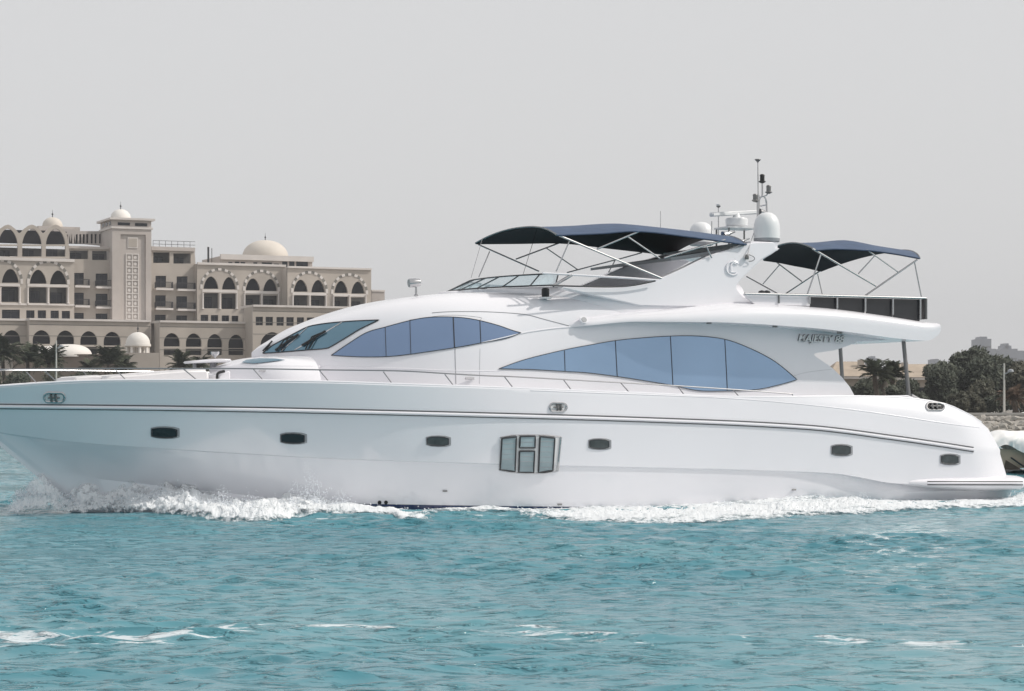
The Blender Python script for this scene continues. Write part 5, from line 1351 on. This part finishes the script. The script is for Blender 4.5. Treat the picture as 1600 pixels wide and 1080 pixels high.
# ================================================================== PLANTS
def palm(u, vcrown, D, spread, label, nfr=34, seed=0, zb=GZ, m='leaf_palm', gname='date palms on the shore'):
    random.seed(seed); base = at(u, D, zb); zc = zat(vcrown, D)
    t = thing('palm_tree', label, 'palm tree', base, 0, gname)
    H_ = zc - zb
    MB().tube([Vector((0.15 * sin(k * .8), 0, H_ * k / 6)) for k in range(7)], 0.26, 9, r2=0.2).build('trunk', 'bark', t)
    vs = []; fs = []
    for k in range(nfr):
        a_ = random.uniform(0, 2 * pi); el = random.uniform(-0.25, 1.45); Ln = spread * random.uniform(.8, 1.1)
        d = Vector((cos(a_), sin(a_), 0)); side = Vector((-sin(a_), cos(a_), 0)); p = Vector((0, 0, H_)); N_ = 11; e = el; prev = None
        for j in range(N_):
            t_ = j / (N_ - 1); st_ = Ln / N_
            dirv = d * cos(e) + Vector((0, 0, 1)) * sin(e)
            p2 = p + dirv * st_
            for sg in (1, -1):
                for q in range(2):
                    o_ = p.lerp(p2, q * .5 + random.uniform(0, .3)); ll = spread * (.30 * sin(pi * min(1, .15 + t_ * .85)) + .04)
                    tip = o_ + (side * sg * .8 + dirv * .55 + Vector((0, 0, random.uniform(-.45, .1)))).normalized() * ll
                    wv = dirv * .055 * spread / 2.2 + Vector((0, 0, .03))
                    b0 = len(vs); vs.extend([o_ - wv, o_ + wv, tip]); fs.append((b0, b0 + 1, b0 + 2))
            b0 = len(vs); vs.extend([p - side * .04, p + side * .04, p2 + side * .03, p2 - side * .03]); fs.append((b0, b0 + 1, b0 + 2, b0 + 3))
            p = p2; e -= 0.05 + .13 * t_
    mesh_obj('crown', vs, fs, m, t, False)
    return t
def bush(name, u0, u1, vt, D, label, cat, m='leaf_dark', n=6000, leaf=.28, depth=4.0, zb=GZ, seed=1, trunk=True, group=None, lumps=16, cols_=None, conic=0.0):
    random.seed(seed)
    xm = (u0 + u1) / 2; base = at(xm, D, zb); W_ = (u1 - u0) / FOC * D; H_ = zat(vt, D) - zb
    t = thing(name, label, cat, base, 0, group)
    bl = []
    for k in range(lumps):
        a_ = random.uniform(0, 2 * pi); rr = sqrt(random.random()); zz = random.uniform(.22, .86)
        wd = (1 - conic * zz) * (1 - 0.55 * max(0, zz - .35) ** 1.2)
        rb = random.uniform(.13, .24) * H_
        bl.append((Vector((cos(a_) * rr * (W_ / 2 - rb * .8) * wd, sin(a_) * rr * depth * .5 * wd, zz * H_)), rb, rb * random.uniform(.8, 1.15)))
    bl.append((Vector((0, 0, H_ * .82)), H_ * .2, H_ * .19)); bl.append((Vector((0, 0, H_ * .4)), W_ * .33, H_ * .36))
    vs = []; fs = []; fm = []
    for i in range(n):
        c, rb, rz_ = random.choice(bl)
        d = Vector((random.gauss(0, 1), random.gauss(0, 1), random.gauss(0, 1))).normalized()
        nn = noise.noise((c + d * rb) * 1.7) + .5
        p = c + Vector((d.x * rb, d.y * rb, d.z * rz_)) * (random.uniform(.62, 1.0) + .22 * max(0, nn - .4))
        if p.z < .15: continue
        s = leaf * random.uniform(.5, 1.3); u_ = Vector((random.gauss(0, 1), random.gauss(0, 1), random.gauss(0, 1) + .4)).normalized(); v_ = u_.orthogonal().normalized() * .45
        b0 = len(vs); vs.extend([p - u_ * s * .5, p + v_ * s, p + u_ * s, p - v_ * s]); fs.append((b0, b0 + 1, b0 + 2, b0 + 3)); fm.append(0)
    mesh_obj('crown', vs, fs, m, t, False)
    if trunk:
        tr = MB()
        tr.tube([Vector((0, 0, 0)), Vector((.1, 0, H_ * .3)), Vector((0, 0, H_ * .6))], H_ * .035, 8, r2=H_ * .015)
        for k in range(5):
            c = bl[k][0]; tr.tube([Vector((.05, 0, H_ * .2)), c * .6 + Vector((0, 0, .1 * H_)), c], H_ * .016, 6, r2=H_ * .005)
        tr.build('trunk', 'bark', t)
    return t
for i, (u, v, D, s, lb) in enumerate(((-14, 550, 262, 2.9, 'palm at the far left edge of the shore'), (6, 548, 258, 2.9, 'tall palm in front of the leftmost podium arch'), (45, 558, 262, 2.7, 'palm with steep fronds left of the shallow white domes'), (78, 560, 255, 2.6, 'palm with fronds crossing the left white dome, by the lamp post'),
        (172, 562, 262, 2.7, 'palm standing in front of the brown wall'), (192, 568, 268, 2.1, 'small palm touching the beige pavilion block'), (283, 566, 262, 2.3, 'palm right of the domed pavilion, behind the foredeck'), (312, 566, 268, 1.9, 'palm behind the white davit on the foredeck'), (140, 572, 266, 1.8, 'low palm between the lamp post and the pavilion'))):
    palm(u, v + 6, D, s * 1.1, lb, seed=30 + i, gname='date palms in front of the hotel')
for i, (u0, u1, vt, mm, lb) in enumerate(((-60, 10, 574, 'leaf_olive', 'scrubby olive bush at the left edge below the palms'), (0, 62, 577, 'leaf_dark', 'dark round bush under the second palm from the left'), (50, 112, 579, 'leaf_olive', 'olive bush around the foot of the lamp post'),
        (100, 165, 576, 'leaf_dark', 'dark bush against the brown wall'), (150, 215, 578, 'leaf_olive', 'bush hiding the foot of the palm by the brown wall'), (205, 262, 582, 'leaf_dark', 'low bush below the beige pavilion block'), (250, 318, 577, 'leaf_dark', 'bush behind the sunpad of the foredeck'), (305, 375, 572, 'leaf_dark', 'bush seen behind the white davit'))):
    bush('shrub', u0, u1, vt, 250, lb, 'shrub', mm, 2600, .26, 4, seed=50 + i, trunk=True, group='shrubs along the hotel shore', lumps=10)
# low vegetation along the rest of the shore
random.seed(77); vs = []; fs = []
for _ in range(42000):
    if random.random() < .6: x = random.uniform(-250, -72); yb = 216 if x < -60 else 214
    else: x = random.uniform(-62, 24); yb = 214 - (x + 62) / 86 * 66
    h_ = 2.6 + 2.2 * noise.noise(Vector((x * .12, 3, 1))) + 1.2 * noise.noise(Vector((x * .5, 9, 1)))
    dd_ = random.random(); z = GZ + h_ * sqrt(random.random()) * (1 - .5 * abs(dd_ - .5))
    if h_ < .6: continue
    p = Vector((x, yb + 4 + dd_ * 5, z)); s = random.uniform(.2, .42)
    a_ = Vector((random.gauss(0, 1), random.gauss(0, 1), random.gauss(0, 1) + .3)).normalized(); b_ = a_.orthogonal().normalized() * .45
    k = len(vs); vs.extend([p - a_ * s * .5, p + b_ * s, p + a_ * s, p - b_ * s]); fs.append((k, k + 1, k + 2, k + 3))
tag(mesh_obj('shore_vegetation', vs, fs, 'leaf_olive', None, False), 'low tangled green scrub along the hotel shore behind the yacht', 'vegetation', kind='stuff')
# lamp posts
def lamp(u, vt, D, label, vcam=None):
    b0 = at(u, D, GZ); t = thing('lamp_post', label, 'lamp post', b0, 0, 'lamp posts on the shore'); H_ = zat(vt, D) - GZ
    MB().tube([(0, 0, 0), (0, 0, H_)], .11, 8, r2=.07).build('pole', 'concrete', t)
    MB().box((-.15, -.15, 0), (.15, .15, .4)).build('base', 'concrete', t, smooth=False)
    MB().tube([(0, 0, H_ - .9), (.5, 0, H_ - .7)], .05, 6).lathe([(.05, 0), (.28, .05), (.22, .22), (.05, .28)], (.55, 0, H_ - .75), 12).build('lamp_head', 'grey_plastic', t)
    return t
lamp(88, 532, 245, 'tall pale lamp post rising between the two shallow white domes')
lamp(1569, 568, 186, 'thin grey lamp post in front of the dark trees at right')
# right shore: seawall, rocks
sw_y = 185.0
sx0, sx1 = at(1440, sw_y).x, 9000
SWZ = zat(646.5, sw_y)
sw = MB().box((at(1300, sw_y).x, sw_y - CAMD, 0.6), (160, sw_y - CAMD + .6, SWZ)).box((at(1300, sw_y).x - .1, sw_y - CAMD - .12, SWZ - .1), (160.1, sw_y - CAMD + .7, SWZ + .08)).build('sea_wall', 'concrete', None, smooth=False)
tag(sw, 'low pale concrete sea wall above the boulders at right', 'wall')
random.seed(3)
rock_src = []
for k in range(6):
    bm = bmesh.new(); bmesh.ops.create_icosphere(bm, subdivisions=2, radius=1)
    for v in bm.verts:
        n_ = noise.noise(v.co * 1.3 + Vector((k * 7, 0, 0))); v.co *= 1 + .45 * n_; v.co.x = max(-.75, min(.8, v.co.x)); v.co.z = max(-.6, min(.62, v.co.z)); v.co.y = max(-.7, v.co.y)
    me = bpy.data.meshes.new('boulder'); bm.to_mesh(me); bm.free(); me.materials.append(MATS['rock']); rock_src.append(me)
for row_ in range(4):
    for k in range(26):
        u = 1500 + k * 5.6 + (row_ % 2) * 2.8 + random.uniform(-1, 1)
        D_ = sw_y - 1.0 - row_ * .9
        o = bpy.data.objects.new('boulder', rock_src[random.randrange(6)])
        s = random.uniform(.36, .58)
        o.location = at(u, D_, 1.25 - row_ * .36 + random.uniform(-.05, .05)); o.scale = (s * random.uniform(1, 1.4), s, s * random.uniform(.7, 1))
        o.rotation_euler = (random.uniform(-.5, .5), random.uniform(-.5, .5), random.uniform(0, 6)); C.objects.link(o)
        tag(o, 'grey angular boulder in the rock slope below the sea wall', 'boulder', 'boulders of the rock slope')
# trees on the right shore
TG = 'trees on the right shore'
bush('evergreen_tree', 1462, 1592, 542, 226, 'biggest dark evergreen tree, its rounded crown the highest above the stern', 'tree', 'leaf_dark', 26000, .30, 9, seed=81, group=TG, lumps=42)
bush('evergreen_tree', 1440, 1500, 566, 224, 'dark evergreen crown on the left flank of the biggest tree', 'tree', 'leaf_dark', 11000, .28, 6, seed=82, group=TG, lumps=24)
bush('evergreen_tree', 1560, 1640, 566, 222, 'olive tree at the right edge beside the thin lamp post', 'tree', 'leaf_olive', 12000, .28, 6, seed=83, group=TG, lumps=26)
bush('evergreen_tree', 1500, 1560, 596, 212, 'lower olive tree in front of the biggest evergreen', 'tree', 'leaf_olive', 8000, .24, 5, seed=84, group=TG, lumps=20)
bush('evergreen_tree', 1395, 1455, 594, 214, 'low dark tree between the aft post and the biggest evergreen', 'tree', 'leaf_dark', 8000, .26, 5, seed=85, group=TG, lumps=20)
bush('evergreen_tree', 1322, 1382, 592, 214, 'low dark tree seen through the open cockpit', 'tree', 'leaf_dark', 8000, .26, 5, seed=86, group=TG, lumps=20)
bush('evergreen_tree', 1290, 1335, 598, 216, 'dark tree mostly hidden behind the saloon side', 'tree', 'leaf_dark', 4000, .26, 5, seed=87, group=TG, lumps=14)
for i, (u0, u1, vt, lb) in enumerate(((1530, 1585, 618, 'low hedge bush beside the thin lamp post foot'), (1575, 1640, 615, 'low bush at the right edge above the sea wall'), (1370, 1420, 604, 'bush under the palm seen through the cockpit'), (1470, 1535, 612, 'bush just above the yacht quarter'))):
    bush('shrub', u0, u1, vt, 200, lb, 'shrub', 'leaf_olive' if i % 2 else 'leaf_dark', 4000, .2, 3, seed=95 + i, group='shrubs above the sea wall', lumps=12)
palm(1369, 586, 208, 2.3, 'bushy palm left of the aft cockpit post', seed=61, gname='date palms on the right shore')
palm(1396, 588, 210, 2.0, 'palm close beside the aft cockpit post', seed=62, gname='date palms on the right shore')
palm(1584, 622, 196, 1.7, 'small reddish dry palm at the right edge', seed=63, m='leaf_dry', gname='date palms on the right shore')
# villas with tiled hipped roofs
def villa(u0, u1, vr, ve, D, label, chim):
    c = at((u0 + u1) / 2, D, 0); t = thing('villa', label, 'villa', (c.x, c.y, 0), 0, 'tiled villas behind the right shore')
    W_ = (u1 - u0) / FOC * D / 2; zr, ze = zat(vr, D), zat(ve, D)
    MB().box((-W_ + .7, -4.5, GZ), (W_ - .7, 5, ze - .35)).build('wall', 'villa_wall', t, smooth=False)
    MB().box((-W_, -5.4, ze - .35), (W_, 6, ze - .05)).build('eaves', 'stone_trim', t, smooth=False)
    k = W_ * .45
    rf = MB().add([(-W_ - .1, -5.5, ze - .04), (W_ + .1, -5.5, ze - .04), (W_ + .1, 6.1, ze - .04), (-W_ - .1, 6.1, ze - .04), (-k, 0, zr), (k, 0, zr)], [(0, 1, 5, 4), (1, 2, 5), (2, 3, 4, 5), (3, 0, 4), (0, 3, 2, 1)]).build('roof', 'roof_tile', t, smooth=False)
    MB().box((chim - .35, -2.2, ze + .2), (chim + .35, -1.5, zr + .15)).build('chimney', 'villa_wall', rf, smooth=False)
    for x in (-W_ * .5, 0, W_ * .5): MB().box((x - .6, -4.54, ze - 2.6), (x + .6, -4.48, ze - 1.2)).build('window', 'hotel_glass', t, smooth=False)
villa(1285, 1366, 565, 588.5, 262, 'beige villa with hipped tiled roof left of the bushy palm', 1.2)
villa(1372, 1478, 569, 590, 258, 'beige villa with long tiled roof between the palm and the big evergreen', -1.2)
# far city in the haze
def far(u0, u1, vt, D, label, steps=()):
    c = at((u0 + u1) / 2, D, 0); t = thing('tower_block', label, 'tower block', (c.x, c.y, GZ), 0, 'distant city blocks in haze')
    W_ = (u1 - u0) / FOC * D / 2; H_ = zat(vt, D) - GZ
    mb = MB().box((-W_, 0, 0), (W_, 30, H_))
    for (s0, s1, h) in steps: mb.box((W_ * s0, 4, H_), (W_ * s1, 24, H_ + h))
    mb.build('body', 'far_city', t, smooth=False)
    mb2 = MB()
    z = 6
    while z < H_ - 3: mb2.box((-W_ * .9, -.4, z), (W_ * .9, -.01, z + 1.4)); z += 8
    if mb2.v: mb2.build('window_band', 'iron', t, smooth=False)
far(1529, 1549, 529.5, 1900, 'square grey tower, tallest on the skyline behind the big evergreen', ((-.6, .5, 2),))
far(1549, 1556, 545, 1900, 'narrow low block attached right of the tallest grey tower')
far(1556, 1566, 548, 1950, 'pale flat block in the gap right of the tallest tower')
far(1563, 1590, 545, 2000, 'broad hazy block with stepped top at the right', ((-.6, .4, 3), (-.35, .1, 5)))
far(1588, 1640, 548, 2050, 'long hazy block running out of the right edge')
far(1360, 1372, 560, 1900, 'small stepped hazy block above the left villa roof', ((-.5, .5, 2),))
far(1460, 1467, 561, 1900, 'slim hazy block just left of the big evergreen')
far(1447, 1462, 569, 1850, 'low hazy block above the long villa roof')
# covered boat moored at right, partly behind the quarter
D_ = 74.0
cb = thing('covered_boat', 'small moored boat under a creased white cover behind the yacht stern', 'boat', at(1600, D_, 0), 0)
def L_(u, v): p = at(u, D_, zat(v, D_)); return (p.x - at(1600, D_).x, p.z)
prof = [(1540, 700), (1544, 682), (1553, 673.5), (1562, 671.5), (1580, 673), (1605, 673), (1640, 675), (1660, 684), (1660, 708), (1600, 706), (1578, 700), (1568, 694), (1560, 693)]
pts = [L_(*q) for q in prof]
ctop = pchip([(1532, 690), (1540, 680), (1550, 675), (1562, 672), (1580, 673.5), (1605, 673), (1640, 676), (1664, 690)])
cbot = pchip([(1532, 692), (1545, 699), (1560, 694), (1570, 697), (1582, 704), (1600, 710), (1640, 709), (1664, 700)])
vs = []; NXc, NYc = 90, 30
for i in range(NXc + 1):
    u = 1532 + 132 * i / NXc; x_, zt = L_(u, ctop(u)); _, zb = L_(u, cbot(u))
    for j in range(NYc + 1):
        a_ = pi * j / NYc; y = -1.05 * cos(a_); z = zb + (zt - zb) * sin(a_) ** .55
        cr_ = noise.noise(Vector((x_ * 1.6 + z * 1.2, y * .7, 1))) * .22 + abs(noise.noise(Vector((x_ * 2.5 - z * 3.5, y, 4)))) * .16
        vs.append((x_, y - cr_ * (1 if j < NYc / 2 else -1), z))
mesh_obj('cover', vs, [(i * (NYc + 1) + j, (i + 1) * (NYc + 1) + j, (i + 1) * (NYc + 1) + j + 1, i * (NYc + 1) + j + 1) for i in range(NXc) for j in range(NYc)], 'tarp', cb, True, None)
hpoly = [L_(*q) for q in [(1548, 701), (1660, 705), (1660, 727), (1580, 731), (1566, 733), (1556, 722)]]
MB().prism(hpoly, lambda p: (p[0], -.8, p[1]), lambda p: (p[0], 1.5, p[1])).build('hull', 'tan_board', cb, smooth=False)
MB().add([(L_(1563, 718)[0], -.84, L_(1563, 718)[1]), (L_(1588, 733)[0], -.84, L_(1588, 733)[1]), (L_(1560, 733)[0], -.84, L_(1560, 733)[1]), (L_(1563, 718)[0], -.8, L_(1563, 718)[1]), (L_(1588, 733)[0], -.8, L_(1588, 733)[1]), (L_(1560, 733)[0], -.8, L_(1560, 733)[1])], [(0, 1, 2), (3, 4, 5), (0, 1, 4, 3), (1, 2, 5, 4), (2, 0, 3, 5)]).build('keel_skid', 'bark', cb, smooth=False)
b0 = L_(1596, 712); b1 = L_(1606, 733)
MB().box((b0[0], -1.05, b1[1]), (b1[0], -.85, b0[1])).build('outboard_motor', 'black_plastic', cb, smooth=False)
MB().tube([(L_(1570, 714)[0], -.9, L_(1570, 714)[1]), (L_(1590, 728)[0], -.9, L_(1590, 728)[1])], .03, 6).build('mooring_line', 'iron', cb)
# sunshade
us_ = thing('parasol', 'white parasol top at the right edge above the sea wall', 'parasol', at(1600, 192, GZ)); hz_ = zat(645, 192) - GZ
MB().tube([(0, 0, 0), (0, 0, hz_)], .04, 8).build('pole', 'steel', us_); MB().lathe([(.02, hz_ + .05), (.7, hz_ - .08), (.68, hz_ - .12)][::-1], (0, 0, 0), 16).build('canopy', 'tarp', us_)

# ================================================================== HAZE
hz = MB().box((-2600, -120, -2.5), (2600, 2400, 110)).build('haze', 'tarp', None, smooth=False)
hm = bpy.data.materials.new('haze_air'); hm.use_nodes = True; hn_ = hm.node_tree; hn_.nodes.clear()
pv = hn_.nodes.new('ShaderNodeVolumePrincipled'); oo = hn_.nodes.new('ShaderNodeOutputMaterial')
pv.inputs['Color'].default_value = (0.86, 0.88, 0.92, 1); pv.inputs['Density'].default_value = 0.00025; pv.inputs['Anisotropy'].default_value = 0.0
hn_.links.new(pv.outputs[0], oo.inputs['Volume'])
hz.data.materials.clear(); hz.data.materials.append(hm); setkind(hz, 'stuff')
